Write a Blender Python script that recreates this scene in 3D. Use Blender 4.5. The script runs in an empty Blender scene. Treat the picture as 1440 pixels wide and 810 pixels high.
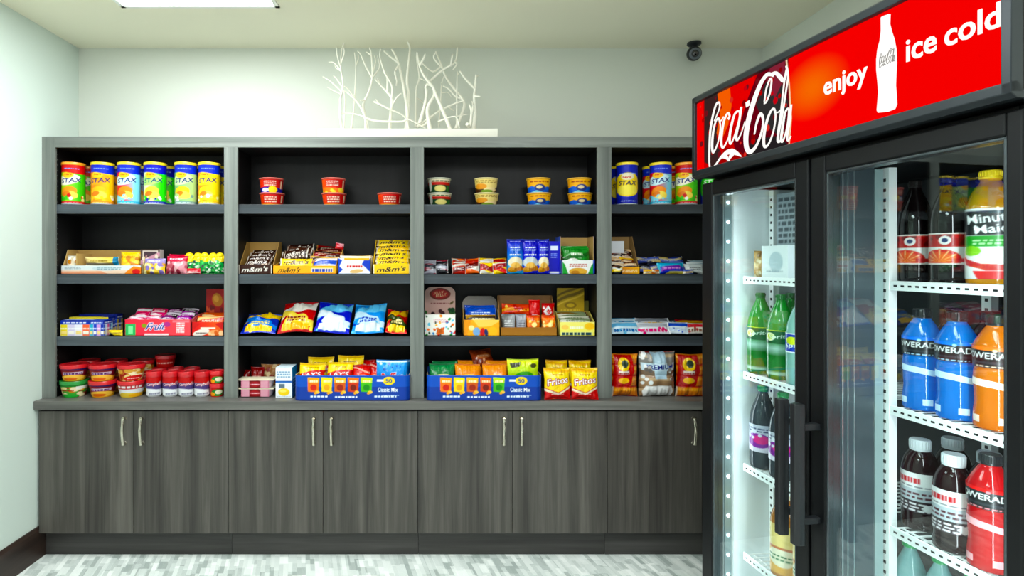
import bpy, math, random
import numpy as np
from mathutils import Vector
R = math.radians
C = bpy.context.scene.collection
F = 810.0                       # focal length in pixels of the 1440 px wide frame
VX, VY, CZ = 620.0, 368.0, 1.758  # vanishing point of the room's depth lines, eye height

def X(px, D): return (px - VX) * D / F
def Z(py, D): return CZ - (py - VY) * D / F

def lin(h):
    if isinstance(h, str):
        h = h.lstrip('#')
        c = np.array([int(h[i:i + 2], 16) for i in (0, 2, 4)], float) / 255.0
    else:
        c = np.array(h, float)
    return c

def to_linear(a):
    a = np.clip(a, 0, 1)
    return np.where(a <= 0.04045, a / 12.92, ((a + 0.055) / 1.055) ** 2.4)

# ------------------------------------------------------------------ materials
def new_mat(name):
    m = bpy.data.materials.new(name); m.use_nodes = True
    nt = m.node_tree
    return m, nt, nt.nodes['Principled BSDF']

def plain(name, col, rough=0.5, metal=0.0, coat=0.0, spec=0.5):
    m, nt, b = new_mat(name)
    c = to_linear(lin(col))
    b.inputs['Base Color'].default_value = (*c, 1)
    b.inputs['Roughness'].default_value = rough
    b.inputs['Metallic'].default_value = metal
    b.inputs['Coat Weight'].default_value = coat
    b.inputs['Specular IOR Level'].default_value = spec
    return m

def printed(name, rough, coat=0.0, bump=0.0, scale=60, spec=0.5):
    """print on packaging: the artwork is the mesh's colour attribute"""
    m, nt, b = new_mat(name)
    a = nt.nodes.new('ShaderNodeVertexColor'); a.layer_name = 'Col'
    nt.links.new(a.outputs['Color'], b.inputs['Base Color'])
    b.inputs['Roughness'].default_value = rough
    b.inputs['Coat Weight'].default_value = coat
    b.inputs['Specular IOR Level'].default_value = spec
    if bump:
        t = nt.nodes.new('ShaderNodeTexCoord')
        n = nt.nodes.new('ShaderNodeTexNoise'); n.inputs['Scale'].default_value = scale
        bp = nt.nodes.new('ShaderNodeBump'); bp.inputs['Strength'].default_value = bump
        bp.inputs['Distance'].default_value = 0.01
        nt.links.new(t.outputs['Object'], n.inputs['Vector'])
        nt.links.new(n.outputs['Fac'], bp.inputs['Height'])
        nt.links.new(bp.outputs['Normal'], b.inputs['Normal'])
    return m

def wood(name, dark, mid, light, axis='z', rough=0.45, scale=1.0, spec=0.4):
    """grey laminate with a straight grain along one axis"""
    m, nt, b = new_mat(name)
    N, L = nt.nodes, nt.links
    t = N.new('ShaderNodeTexCoord'); mp = N.new('ShaderNodeMapping')
    s = [26 * scale] * 3; s['xyz'.index(axis)] = 0.9 * scale
    mp.inputs['Scale'].default_value = s
    oi = N.new('ShaderNodeObjectInfo')
    va = N.new('ShaderNodeVectorMath'); va.operation = 'MULTIPLY_ADD'
    va.inputs[1].default_value = (37, 53, 71)
    L.new(oi.outputs['Random'], va.inputs[0]); L.new(t.outputs['Object'], va.inputs[2])
    L.new(va.outputs[0], mp.inputs['Vector'])
    n1 = N.new('ShaderNodeTexNoise'); n1.inputs['Scale'].default_value = 1.0
    n1.inputs['Detail'].default_value = 6; n1.inputs['Roughness'].default_value = 0.62; n1.inputs['Distortion'].default_value = 0.5
    L.new(mp.outputs[0], n1.inputs['Vector'])
    mp2 = N.new('ShaderNodeMapping'); s2 = [7 * scale] * 3; s2['xyz'.index(axis)] = 0.25 * scale
    mp2.inputs['Scale'].default_value = s2
    L.new(va.outputs[0], mp2.inputs['Vector'])
    n2 = N.new('ShaderNodeTexNoise'); n2.inputs['Scale'].default_value = 1.0; n2.inputs['Detail'].default_value = 3
    L.new(mp2.outputs[0], n2.inputs['Vector'])
    ad = N.new('ShaderNodeMath'); ad.operation = 'MULTIPLY_ADD'; ad.inputs[1].default_value = 0.6
    mu = N.new('ShaderNodeMath'); mu.operation = 'MULTIPLY'; mu.inputs[1].default_value = 0.4
    L.new(n2.outputs['Fac'], mu.inputs[0]); L.new(n1.outputs['Fac'], ad.inputs[0]); L.new(mu.outputs[0], ad.inputs[2])
    cr = N.new('ShaderNodeValToRGB')
    e = cr.color_ramp.elements
    e[0].position = 0.36; e[0].color = (*to_linear(lin(dark)), 1)
    e[1].position = 0.66; e[1].color = (*to_linear(lin(light)), 1)
    q = e.new(0.5); q.color = (*to_linear(lin(mid)), 1)
    L.new(ad.outputs[0], cr.inputs['Fac']); L.new(cr.outputs['Color'], b.inputs['Base Color'])
    b.inputs['Roughness'].default_value = rough
    b.inputs['Specular IOR Level'].default_value = spec
    bp = N.new('ShaderNodeBump'); bp.inputs['Strength'].default_value = 0.15; bp.inputs['Distance'].default_value = 0.002
    L.new(n1.outputs['Fac'], bp.inputs['Height']); L.new(bp.outputs['Normal'], b.inputs['Normal'])
    return m

def paint(name, col, amp=0.03, rough=0.75):
    m, nt, b = new_mat(name)
    N, L = nt.nodes, nt.links
    t = N.new('ShaderNodeTexCoord')
    n = N.new('ShaderNodeTexNoise'); n.inputs['Scale'].default_value = 140; n.inputs['Detail'].default_value = 2
    L.new(t.outputs['Object'], n.inputs['Vector'])
    bp = N.new('ShaderNodeBump'); bp.inputs['Strength'].default_value = 0.12; bp.inputs['Distance'].default_value = 0.002
    L.new(n.outputs['Fac'], bp.inputs['Height']); L.new(bp.outputs['Normal'], b.inputs['Normal'])
    b.inputs['Base Color'].default_value = (*to_linear(lin(col)), 1)
    b.inputs['Roughness'].default_value = rough
    b.inputs['Specular IOR Level'].default_value = 0.3
    return m

def emitter(name, col, strength):
    m = bpy.data.materials.new(name); m.use_nodes = True
    nt = m.node_tree; nt.nodes.clear()
    o = nt.nodes.new('ShaderNodeOutputMaterial'); e = nt.nodes.new('ShaderNodeEmission')
    e.inputs['Color'].default_value = (*to_linear(lin(col)), 1); e.inputs['Strength'].default_value = strength
    nt.links.new(e.outputs[0], o.inputs['Surface'])
    return m

M = {}
M['carton'] = printed('printed_carton', 0.42, spec=.25)
M['film'] = printed('printed_film', 0.24, 0.12, 0.45, 45, .35)
M['plastic'] = printed('printed_plastic', 0.3, 0.2)
M['paper'] = printed('printed_paper', 0.55)

# ------------------------------------------------------------------ meshes
class MB:
    """collects shapes with colours and links them as ONE mesh object"""
    def __init__(self): self.v = []; self.f = []; self.c = []; self.n = 0; self.mi = []; self.cur = 0
    def add(self, verts, faces, col):
        verts = np.asarray(verts, float).reshape(-1, 3)
        col = np.asarray(col, float)
        if col.ndim == 1: col = np.tile(to_linear(col), (len(verts), 1))
        self.v.append(verts); self.c.append(col.reshape(-1, 3))
        self.f.extend([tuple(i + self.n for i in q) for q in faces]); self.n += len(verts); self.mi.extend([self.cur] * len(faces))
    def use(self, i): self.cur = i; return self
    def grid(self, P, col, flip=False):
        """P: (nv, nu, 3) points; col: one colour or a (nv, nu, 3) picture already linear"""
        nv, nu = P.shape[:2]
        i = np.arange(nv * nu).reshape(nv, nu)
        q = np.stack([i[:-1, :-1], i[:-1, 1:], i[1:, 1:], i[1:, :-1]], -1).reshape(-1, 4)
        if flip: q = q[:, ::-1]
        c = lin(col) if (isinstance(col, str) or np.ndim(col) == 1) else col
        self.add(P.reshape(-1, 3), q.tolist(), c)
        return self
    def box(self, x0, x1, y0, y1, z0, z1, col='#808080'):
        v = [(x, y, z) for x in (x0, x1) for y in (y0, y1) for z in (z0, z1)]
        f = [(0, 1, 3, 2), (4, 6, 7, 5), (0, 4, 5, 1), (2, 3, 7, 6), (0, 2, 6, 4), (1, 5, 7, 3)]
        self.add(v, f, lin(col)); return self
    def prism(self, poly, a0, a1, axis='y', col='#808080'):
        """polygon in the plane across an axis (y: (x,z), x: (y,z), z: (x,y)) pushed from a0 to a1"""
        n = len(poly)
        def P(p, a): return {'y': (p[0], a, p[1]), 'x': (a, p[0], p[1]), 'z': (p[0], p[1], a)}[axis]
        v = [P(p, a0) for p in poly] + [P(p, a1) for p in poly]
        area = sum(poly[i][0] * poly[(i + 1) % n][1] - poly[(i + 1) % n][0] * poly[i][1] for i in range(n))
        f = [tuple(range(n)), tuple(range(2 * n - 1, n - 1, -1))] + [(i, n + i, n + (i + 1) % n, (i + 1) % n) for i in range(n)]
        if (area < 0) != (axis == 'y'): pass
        if (axis == 'y') == (area < 0): f = [q[::-1] for q in f]
        self.add(v, f, lin(col)); return self
    def lathe(self, prof, n=32, col='#808080', cx=0, cy=0, cap=True, sq=0.0, a0=0.0):
        """prof: (r, z[, colour]); sq > 0 squares the section"""
        th = np.linspace(0, 2 * math.pi, n, endpoint=False) + a0
        k = 1.0
        if sq: k = 1 / (np.abs(np.cos(th)) ** (2 + sq) + np.abs(np.sin(th)) ** (2 + sq)) ** (1 / (2 + sq))
        vs, cs = [], []
        for p in prof:
            vs.append(np.stack([cx + p[0] * k * np.cos(th), cy + p[0] * k * np.sin(th), np.full(n, p[1])], -1))
            cs.append(np.tile(to_linear(lin(p[2] if len(p) > 2 else col)), (n, 1)))
        f = []
        for j in range(len(prof) - 1):
            for i in range(n):
                k2 = (i + 1) % n
                f.append((j * n + i, j * n + k2, (j + 1) * n + k2, (j + 1) * n + i))
        if cap:
            f.append(tuple(range(n - 1, -1, -1)))
            f.append(tuple((len(prof) - 1) * n + i for i in range(n)))
        self.add(np.concatenate(vs), f, np.concatenate(cs)); return self
    def wrap(self, rad, zs, pic, sq=0.0, cx=0, cy=0, back=24):
        """a printed sleeve round the z axis: picture on the front half (towards -y), mirrored round the back"""
        nv, nu = pic.shape[:2]
        zz = np.interp(np.linspace(0, 1, nv), np.linspace(0, 1, len(zs)), zs)
        rr = np.interp(np.linspace(0, 1, nv), np.linspace(0, 1, len(rad)), rad)
        thf = np.linspace(math.pi, 2 * math.pi, nu)
        thb = np.linspace(0, math.pi, back)
        pb = pic[:, np.linspace(nu - 1, 0, back).astype(int)]
        for th, p in ((thf, pic), (thb, pb)):
            k = 1.0
            if sq: k = 1 / (np.abs(np.cos(th)) ** (2 + sq) + np.abs(np.sin(th)) ** (2 + sq)) ** (1 / (2 + sq))
            P = np.stack([cx + rr[:, None] * (k * np.cos(th))[None], cy + rr[:, None] * (k * np.sin(th))[None], np.repeat(zz[:, None], len(th), 1)], -1)
            self.grid(P, p)
        return self
    def tube(self, path, rad, n=8, col='#808080'):
        path = [Vector(p) for p in path]
        if not hasattr(rad, '__len__'): rad = [rad] * len(path)
        vs = []; up = Vector((0.13, 0.31, 0.94))
        for i, p in enumerate(path):
            t = (path[min(i + 1, len(path) - 1)] - path[max(i - 1, 0)]).normalized()
            a = t.cross(up)
            if a.length < 1e-3: a = t.cross(Vector((1, 0, 0)))
            a.normalize(); b = t.cross(a)
            for k in range(n):
                w = 2 * math.pi * k / n
                vs.append(p + (a * math.cos(w) + b * math.sin(w)) * rad[i])
        f = [(j * n + i, (j + 1) * n + i, (j + 1) * n + (i + 1) % n, j * n + (i + 1) % n) for j in range(len(path) - 1) for i in range(n)]
        f.append(tuple(range(n))); f.append(tuple(len(vs) - 1 - i for i in range(n)))
        self.add([tuple(v) for v in vs], f, lin(col)); return self
    def mesh(self, name, mat, smooth=35):
        me = bpy.data.meshes.new(name)
        v = np.concatenate(self.v); c = np.concatenate(self.c)
        me.from_pydata(v.tolist(), [], self.f)
        ca = me.color_attributes.new('Col', 'FLOAT_COLOR', 'POINT')
        ca.data.foreach_set('color', np.concatenate([c, np.ones((len(c), 1))], 1).astype(np.float32).ravel())
        for m_ in (mat if isinstance(mat, (list, tuple)) else [mat]): me.materials.append(m_)
        if any(self.mi): me.polygons.foreach_set('material_index', self.mi)
        if smooth:
            me.shade_smooth(); me.set_sharp_from_angle(angle=R(smooth))
        return me
    def build(self, name, mat, parent=None, smooth=35, bevel=0):
        o = bpy.data.objects.new(name, self.mesh(name, mat, smooth)); C.objects.link(o)
        if parent: o.parent = parent
        if bevel:
            b = o.modifiers.new('bevel', 'BEVEL'); b.width = bevel; b.segments = 2; b.limit_method = 'ANGLE'
        return o

def tag(o, label, cat, group=None, kind=None):
    o['label'] = label; o['category'] = cat
    if group: o['group'] = group
    if kind: o['kind'] = kind
    return o
def empty(name, loc=(0, 0, 0), rz=0):
    o = bpy.data.objects.new(name, None); C.objects.link(o)
    o.empty_display_size = 0.05
    o.location = loc; o.rotation_euler = (0, 0, rz); return o
def structure(o): o['kind'] = 'structure'; return o
LEVELS = []                      # tops of the boards that things stand on
def place(o, loc, rot=(0, 0, 0)):
    """sets a thing down; a leaning one standing on a board is lifted until its lowest point touches"""
    o.location = loc; o.rotation_euler = tuple(R(a) for a in rot)
    if (rot[0] or rot[1]) and any(-.004 < loc[2] - l < .017 for l in LEVELS):
        m = o.rotation_euler.to_matrix(); lo = 0
        for q in [o] + list(o.children):
            if q.type == 'MESH':
                v = np.empty(len(q.data.vertices) * 3, np.float32); q.data.vertices.foreach_get('co', v)
                lo = min(lo, ((v.reshape(-1, 3) + np.array(q.location if q is not o else (0, 0, 0))) @ np.array(m.row[2])).min())
        o.location.z -= lo
    return o
def twin(o, loc, rot=(0, 0, 0), label=None):
    """a copy of a thing with its parts and sub-parts"""
    c = o.copy(); C.objects.link(c)
    for ch in list(o.children):
        d = ch.copy(); C.objects.link(d); d.parent = c
        for g in ch.children:
            e = g.copy(); C.objects.link(e); e.parent = d
    if label: c['label'] = label
    return place(c, loc, rot)

# ------------------------------------------------------------------ artwork for packaging
_tri = {}
def text_tris(s):
    """the built-in font's letters of a word as triangles, scaled to a unit box"""
    if s not in _tri:
        cu = bpy.data.curves.new('t', 'FONT'); cu.body = s; cu.offset = 0.018; cu.resolution_u = 3
        o = bpy.data.objects.new('t', cu); C.objects.link(o)
        me = bpy.data.meshes.new_from_object(o)
        me.calc_loop_triangles()
        v = np.array([p.co[:2] for p in me.vertices]); t = np.array([l.vertices[:] for l in me.loop_triangles])
        bpy.data.objects.remove(o); bpy.data.curves.remove(cu); bpy.data.meshes.remove(me)
        lo, hi = v.min(0), v.max(0)
        _tri[s] = (v - lo) / (hi - lo), t, (hi - lo)
    return _tri[s]

SS = 3
class Art:
    """a small picture, 0..1 across and 0..1 up, drawn with flat shapes"""
    def __init__(self, w, h, col):
        self.w, self.h = int(w), int(h)
        self.a = np.tile(lin(col), (self.h * SS, self.w * SS, 1))
        yy, xx = np.mgrid[0:self.h * SS, 0:self.w * SS]
        self.x = (xx + .5) / (self.w * SS); self.y = (yy + .5) / (self.h * SS)   # row 0 is the bottom
        self.asp = self.h / self.w
    def m(self, k, col):
        self.a[k] = lin(col); return self
    def rect(self, x0, y0, x1, y1, col): return self.m((self.x >= x0) & (self.x < x1) & (self.y >= y0) & (self.y < y1), col)
    def ell(self, cx, cy, rx, ry, col, rot=0):
        dx, dy = self.x - cx, (self.y - cy) * self.asp
        c, s = math.cos(R(rot)), math.sin(R(rot))
        u, v = dx * c + dy * s, -dx * s + dy * c
        return self.m((u / rx) ** 2 + (v / (ry * self.asp)) ** 2 < 1, col)
    def poly(self, pts, col):
        k = np.zeros(self.x.shape, bool); n = len(pts)
        for i in range(n):
            (x0, y0), (x1, y1) = pts[i], pts[(i + 1) % n]
            if y0 == y1: continue
            hit = ((self.y > min(y0, y1)) & (self.y <= max(y0, y1)))
            k ^= hit & (self.x < x0 + (self.y - y0) * (x1 - x0) / (y1 - y0))
        return self.m(k, col)
    def band(self, y0, y1, slope, col, amp=0, fr=1): 
        k = slope * (self.x - .5) + amp * np.sin(self.x * 6.283 * fr)
        return self.m((self.y >= y0 + k) & (self.y < y1 + k), col)
    def text(self, s, cx, cy, w, h, col, skew=0, rot=0, edge=None, ew=1, arch=0):
        v, t, _ = text_tris(s)
        p = (v - .5) * [w, h]; p[:, 0] += skew * p[:, 1]
        p[:, 1] += arch * (1 - (2 * p[:, 0] / w) ** 2)
        c, sn = math.cos(R(rot)), math.sin(R(rot))
        p = np.stack([p[:, 0] * c - p[:, 1] * sn * self.asp, p[:, 0] * sn / self.asp + p[:, 1] * c], -1) + [cx, cy]
        q = p * [self.w * SS, self.h * SS] - .5
        k = np.zeros(self.x.shape, bool); H, W = k.shape
        for a, b, d in q[t]:
            x0, y0 = np.floor(np.minimum(np.minimum(a, b), d)).astype(int); x1, y1 = np.ceil(np.maximum(np.maximum(a, b), d)).astype(int)
            x0, y0, x1, y1 = max(x0, 0), max(y0, 0), min(x1, W - 1), min(y1, H - 1)
            if x1 < x0 or y1 < y0: continue
            gx, gy = np.meshgrid(np.arange(x0, x1 + 1), np.arange(y0, y1 + 1))
            e = lambda u, w_: (w_[0] - u[0]) * (gy - u[1]) - (w_[1] - u[1]) * (gx - u[0])
            e1, e2, e3 = e(a, b), e(b, d), e(d, a)
            k[y0:y1 + 1, x0:x1 + 1] |= ((e1 >= 0) & (e2 >= 0) & (e3 >= 0)) | ((e1 <= 0) & (e2 <= 0) & (e3 <= 0))
        if edge:
            g = k.copy()
            for _ in range(int(ew * SS)):
                h_ = g.copy(); h_[1:] |= g[:-1]; h_[:-1] |= g[1:]; h_[:, 1:] |= g[:, :-1]; h_[:, :-1] |= g[:, 1:]; g = h_
            self.m(g, edge)
        return self.m(k, col)
    def lines(self, x0, y0, x1, y1, n, col, seed=0, th=.45):
        """small print: broken rules"""
        r = random.Random(seed); st = (y1 - y0) / n
        for i in range(n):
            x = x0
            while x < x1:
                w = r.uniform(.06, .2) * (x1 - x0); self.rect(x, y0 + i * st, min(x + w, x1), y0 + (i + th) * st, col); x += w + .04 * (x1 - x0)
        return self
    def specks(self, n, cols, x0=0, y0=0, x1=1, y1=1, s=(.03, .07), seed=0, sq=1.0):
        r = random.Random(seed)
        for _ in range(n):
            a = r.uniform(*s); self.ell(r.uniform(x0, x1), r.uniform(y0, y1), a, a * sq / self.asp, r.choice(cols), r.uniform(0, 180))
        return self
    def fade(self, x0, x1, c0, c1, vertical=False, y0=0, y1=1):
        g = self.y if vertical else self.x
        k = ((g - x0) / (x1 - x0)).clip(0, 1)[..., None]
        msk = (self.y >= y0) & (self.y < y1)
        self.a[msk] = (lin(c0) * (1 - k) + lin(c1) * k)[msk]; return self
    def done(self):
        a = self.a.reshape(self.h, SS, self.w, SS, 3).mean((1, 3))
        a = to_linear(a)
        g = a.mean(-1, keepdims=True)          # printing inks: deep and saturated
        return np.clip(g + (a - g) * 1.22, 0, 1) ** 1.12 * .86

def plain_art(col, w=6, h=6): return Art(w, h, col).done()
LAMP_E = 9.0; LED_E = 10.0; SIGN_E = 1.0; TROF_W = [22, 48, 46]; COOL_W = 2.1; WORLD = 0.66; EXPO = 0.1
# ================================================================== the room
XL, XR, YB, ZC = -2.39, 2.12, 3.80, 3.165
YN = -1.6
DF = 3.45                                  # front plane of the open shelving
Z1, Z2, Z3, Z4 = 2.103, 1.681, 1.307, 0.94  # shelf tops, counter top

m_wall = paint('wall_paint_sage', '#d5d9cf')
m_wall_l = paint('wall_paint_mint', '#cfdcd4')
m_ceil = paint('ceiling_paint_cream', '#eee9d2')
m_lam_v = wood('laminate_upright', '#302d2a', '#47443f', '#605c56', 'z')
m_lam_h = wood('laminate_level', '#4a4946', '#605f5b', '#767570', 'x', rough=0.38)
m_frame_lit = wood('laminate_face_frame_lit', '#565b57', '#6b706b', '#848983', 'z', rough=0.4)  # the cabinet door laminate again, lightened to paint in stronger light up here
m_frame_lit_h = wood('laminate_face_rail_lit', '#565b57', '#6b706b', '#848983', 'x', rough=0.4)  # same lightened copy with the grain lying level
m_edge = wood('laminate_shelf_edge', '#2a2f34', '#3a4147', '#525b62', 'x', rough=0.32)
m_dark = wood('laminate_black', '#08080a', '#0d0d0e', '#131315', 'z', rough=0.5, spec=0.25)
m_kick = wood('laminate_plinth', '#2c2a29', '#383634', '#464442', 'x')
m_base = wood('dark_stained_skirting', '#211713', '#30231d', '#40312a', 'y', rough=0.4)
m_nickel = plain('brushed_nickel', '#c9c2b2', 0.25, 1.0)

def carpet():
    m, nt, b = new_mat('streaked_carpet_tile')
    N, L = nt.nodes, nt.links
    t = N.new('ShaderNodeTexCoord'); sp = N.new('ShaderNodeSeparateXYZ'); L.new(t.outputs['Object'], sp.inputs[0])
    def math_(op, a, bv):
        n = N.new('ShaderNodeMath'); n.operation = op
        L.new(a, n.inputs[0])
        if hasattr(bv, 'is_linked'): L.new(bv, n.inputs[1])
        else: n.inputs[1].default_value = bv
        return n.outputs[0]
    fac = None
    for w, l, amt in ((0.026, 0.13, 0.55), (0.05, 0.08, 0.45)):
        col = math_('FLOOR', math_('DIVIDE', math_('ADD', sp.outputs['X'], math_('MULTIPLY', sp.outputs['Y'], 0.25).node.outputs[0]), w), 0)
        wn = N.new('ShaderNodeTexWhiteNoise'); wn.noise_dimensions = '1D'; L.new(col, wn.inputs['W'])
        row = math_('FLOOR', math_('ADD', math_('DIVIDE', sp.outputs['Y'], l), wn.outputs['Value']), 0)
        cb = N.new('ShaderNodeCombineXYZ'); L.new(col, cb.inputs[0]); L.new(row, cb.inputs[1])
        w2 = N.new('ShaderNodeTexWhiteNoise'); w2.noise_dimensions = '2D'; L.new(cb.outputs[0], w2.inputs['Vector'])
        s = math_('MULTIPLY', w2.outputs['Value'], amt)
        fac = s if fac is None else math_('ADD', fac, s)
    no = N.new('ShaderNodeTexNoise'); no.inputs['Scale'].default_value = 260; L.new(t.outputs['Object'], no.inputs['Vector'])
    f2 = math_('ADD', fac, math_('MULTIPLY', math_('SUBTRACT', no.outputs['Fac'], 0.5), 0.5))
    cr = N.new('ShaderNodeValToRGB'); e = cr.color_ramp.elements
    e[0].position = 0.12; e[0].color = (*to_linear(lin('#a4afab')), 1)
    e[1].position = 0.9; e[1].color = (*to_linear(lin('#f2f6f3')), 1)
    q = e.new(0.45); q.color = (*to_linear(lin('#d2dad6')), 1)
    L.new(f2, cr.inputs['Fac']); L.new(cr.outputs[0], b.inputs['Base Color'])
    b.inputs['Roughness'].default_value = 0.9; b.inputs['Specular IOR Level'].default_value = 0.2
    bp = N.new('ShaderNodeBump'); bp.inputs['Strength'].default_value = 0.4; bp.inputs['Distance'].default_value = 0.004
    L.new(no.outputs['Fac'], bp.inputs['Height']); L.new(bp.outputs[0], b.inputs['Normal'])
    return m

structure(MB().box(XL - .1, XR + .1, YN, YB + .1, -.1, 0).build('floor', carpet(), smooth=0))
structure(MB().box(XL - .1, XR + .1, YB, YB + .1, 0, ZC).build('wall_back', m_wall, smooth=0))
structure(MB().box(XL - .1, XL, YN, YB, 0, ZC).build('wall_left', m_wall_l, smooth=0))
structure(MB().box(XR, XR + .1, YN, YB, 0, ZC).build('wall_right', m_wall, smooth=0))
# ceiling with openings: one seen light troffer, then two unseen ones added for light
TROF = [(-1.76, -.89, 1.98, 3.183), (0.25, 1.12, 0.35, 1.55), (-1.76, -.89, -0.9, 0.3)]
cm = MB()
xs = sorted({XL - .1, XR + .1, *[t[0] for t in TROF], *[t[1] for t in TROF]})
ys = sorted({YN, YB + .1, *[t[2] for t in TROF], *[t[3] for t in TROF]})
for i in range(len(xs) - 1):
    for j in range(len(ys) - 1):
        mx, my = (xs[i] + xs[i + 1]) / 2, (ys[j] + ys[j + 1]) / 2
        if any(t[0] < mx < t[1] and t[2] < my < t[3] for t in TROF): continue
        cm.box(xs[i], xs[i + 1], ys[j], ys[j + 1], ZC, ZC + .1)
structure(cm.build('ceiling', m_ceil, smooth=0))
structure(MB().prism([(XL, 0), (XL + .016, 0), (XL + .016, .17), (XL + .008, .19), (XL, .19)], YN, 3.4595, 'y').build('baseboard_left', m_base, smooth=0))

m_lamp = emitter('lit_lamp_diffuser', '#f4fbff', LAMP_E)
m_white_metal = plain('white_enamel', '#f0f0ea', 0.4)
for k, (x0, x1, y0, y1) in enumerate(TROF):
    t = empty('ceiling_light', ((x0 + x1) / 2, (y0 + y1) / 2, ZC))
    tag(t, ['lit white recessed fluorescent panel in the ceiling by the left wall',
            'unseen ceiling panel added for light in front of the drinks cooler',
            'unseen ceiling panel added for light nearest the open end of the room, by the left wall'][k], 'ceiling light')
    hx, hy = (x1 - x0) / 2, (y1 - y0) / 2
    fr = MB()
    for (a, b_, c, d) in ((-hx, hx, -hy, -hy + .022), (-hx, hx, hy - .022, hy), (-hx, -hx + .022, -hy, hy), (hx - .022, hx, -hy, hy)):
        fr.box(a, b_, c, d, -.006, .05)
    fr.build('frame', m_white_metal, t, smooth=0)
    MB().box(-hx + .02, hx - .02, -hy + .02, hy - .02, .012, .03).build('diffuser', m_lamp, t, smooth=0)
    MB().box(-hx, hx, -hy, hy, .05, .1).build('housing', m_white_metal, t, smooth=0)

# ------------------------------------------------------------------ base cabinets
DW = .5595; X0 = -2.374
cab_lab = ['grey wood-grain base cabinet at the left wall, under the canned crisps and soup bowls',
           'grey wood-grain base cabinet beneath the left one of the two blue chip trays',
           'grey wood-grain base cabinet beneath the right one of the two blue chip trays',
           'grey wood-grain base cabinet partly hidden behind the drinks cooler']
def handle_mesh():
    h = MB(); pts = []
    for k in range(13):
        a = k / 12; z = -.076 + .152 * a
        pts.append((0, -.030 + .012 * abs(2 * a - 1) ** 2, z))
    h.tube(pts, [.0105 if i in (0, 12) else .0085 for i in range(13)], 10)
    for z in (-.074, .074):
        h.tube([(0, .001, z), (0, -.006, z), (0, -.02, z)], [.014, .0095, .0095], 10)
    return h
for c in range(4):
    x0 = X0 + c * 2 * DW; x1 = x0 + 2 * DW
    if c == 3: x1 = min(x1, XR - .003)
    t = empty('base_cabinet', ((x0 + x1) / 2, 3.40, 0))
    tag(t, cab_lab[c], 'cabinet', 'grey base cabinets along the back wall')
    w = (x1 - x0) / 2
    MB().box(-w + .001, w - .001, .0225, .375, .155, .885).build('carcass', m_kick, t, smooth=0)
    MB().box(-w + .001, w - .001, .06, .075, 0, .155).build('toe_kick', m_kick, t, smooth=0)
    for s in (0, 1):
        a, b_ = (-w + .0015, -.0015) if s == 0 else (.0015, w - .0015)
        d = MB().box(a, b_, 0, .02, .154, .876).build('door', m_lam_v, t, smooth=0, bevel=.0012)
        hd = handle_mesh().build('handle', m_nickel, d)
        hx = -.052 if s == 0 else .052
        hd.location = (hx, 0, .760)

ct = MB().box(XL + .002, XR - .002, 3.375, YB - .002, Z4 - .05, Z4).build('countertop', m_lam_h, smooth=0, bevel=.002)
tag(ct, 'long grey wood-grain countertop over the base cabinets', 'countertop')

# ------------------------------------------------------------------ open shelving
bc = empty('open_bookcase', (0, DF, Z4))
tag(bc, 'tall grey wood-grain open shelving with black interior, standing on the counter along the back wall', 'shelving')
def bpart(mb, name, mat, parent=bc, bevel=0):
    o = mb.build(name, mat, parent, smooth=0, bevel=bevel)
    if parent is bc: o.location = (0, -DF, -Z4)
    return o
edges = [(58, 77), (315, 334), (577, 596), (840, 860), (1100, 1117.5)]
ups = [(X(a, DF), X(b, DF)) for a, b in edges]
ZT, ZR = 2.507, 2.443
m_pin = plain('pin_hole_sleeve', '#5d6660', 0.5)
for k, (a, b) in enumerate(ups):
    mb = MB().box(a + .013, b - .013, DF + .018, 3.735, Z4 + .0005, ZR)
    ph = mb.use(1)
    for side, xx in ((-1, a + .013), (1, b - .013)):
        if (k == 0 and side < 0) or (k == 4 and side > 0): continue
        for y in (DF + .045,):
            z = Z4 + .06
            while z < ZR - .03:
                th = [2 * math.pi * i / 8 for i in range(8)]
                ph.prism([(y + .0035 * math.cos(q), z + .0035 * math.sin(q)) for q in th], xx, xx + side * .0006, 'x'); z += .032
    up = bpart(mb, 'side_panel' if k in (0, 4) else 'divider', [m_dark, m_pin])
    MB().box(a, b, DF, DF + .018, Z4 + .0005, ZR if 0 < k < 4 else ZT).build('face_strip', m_frame_lit, up, smooth=0, bevel=.001)
bpart(MB().box(ups[0][1], ups[-1][0], DF, DF + .018, ZR, ZT), 'top_rail', m_frame_lit_h, bevel=.001)
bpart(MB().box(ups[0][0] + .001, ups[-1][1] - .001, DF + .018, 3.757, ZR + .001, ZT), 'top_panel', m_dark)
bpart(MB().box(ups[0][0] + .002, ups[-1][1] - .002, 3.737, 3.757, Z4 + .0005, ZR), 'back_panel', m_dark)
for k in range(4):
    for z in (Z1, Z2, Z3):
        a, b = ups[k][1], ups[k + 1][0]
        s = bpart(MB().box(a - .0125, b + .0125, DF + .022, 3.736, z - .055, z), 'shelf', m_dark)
        MB().box(a - .0125, b + .0125, DF + .0185, DF + .022, z - .055, z).build('edge_band', m_edge, s, smooth=0, bevel=.001)

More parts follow.
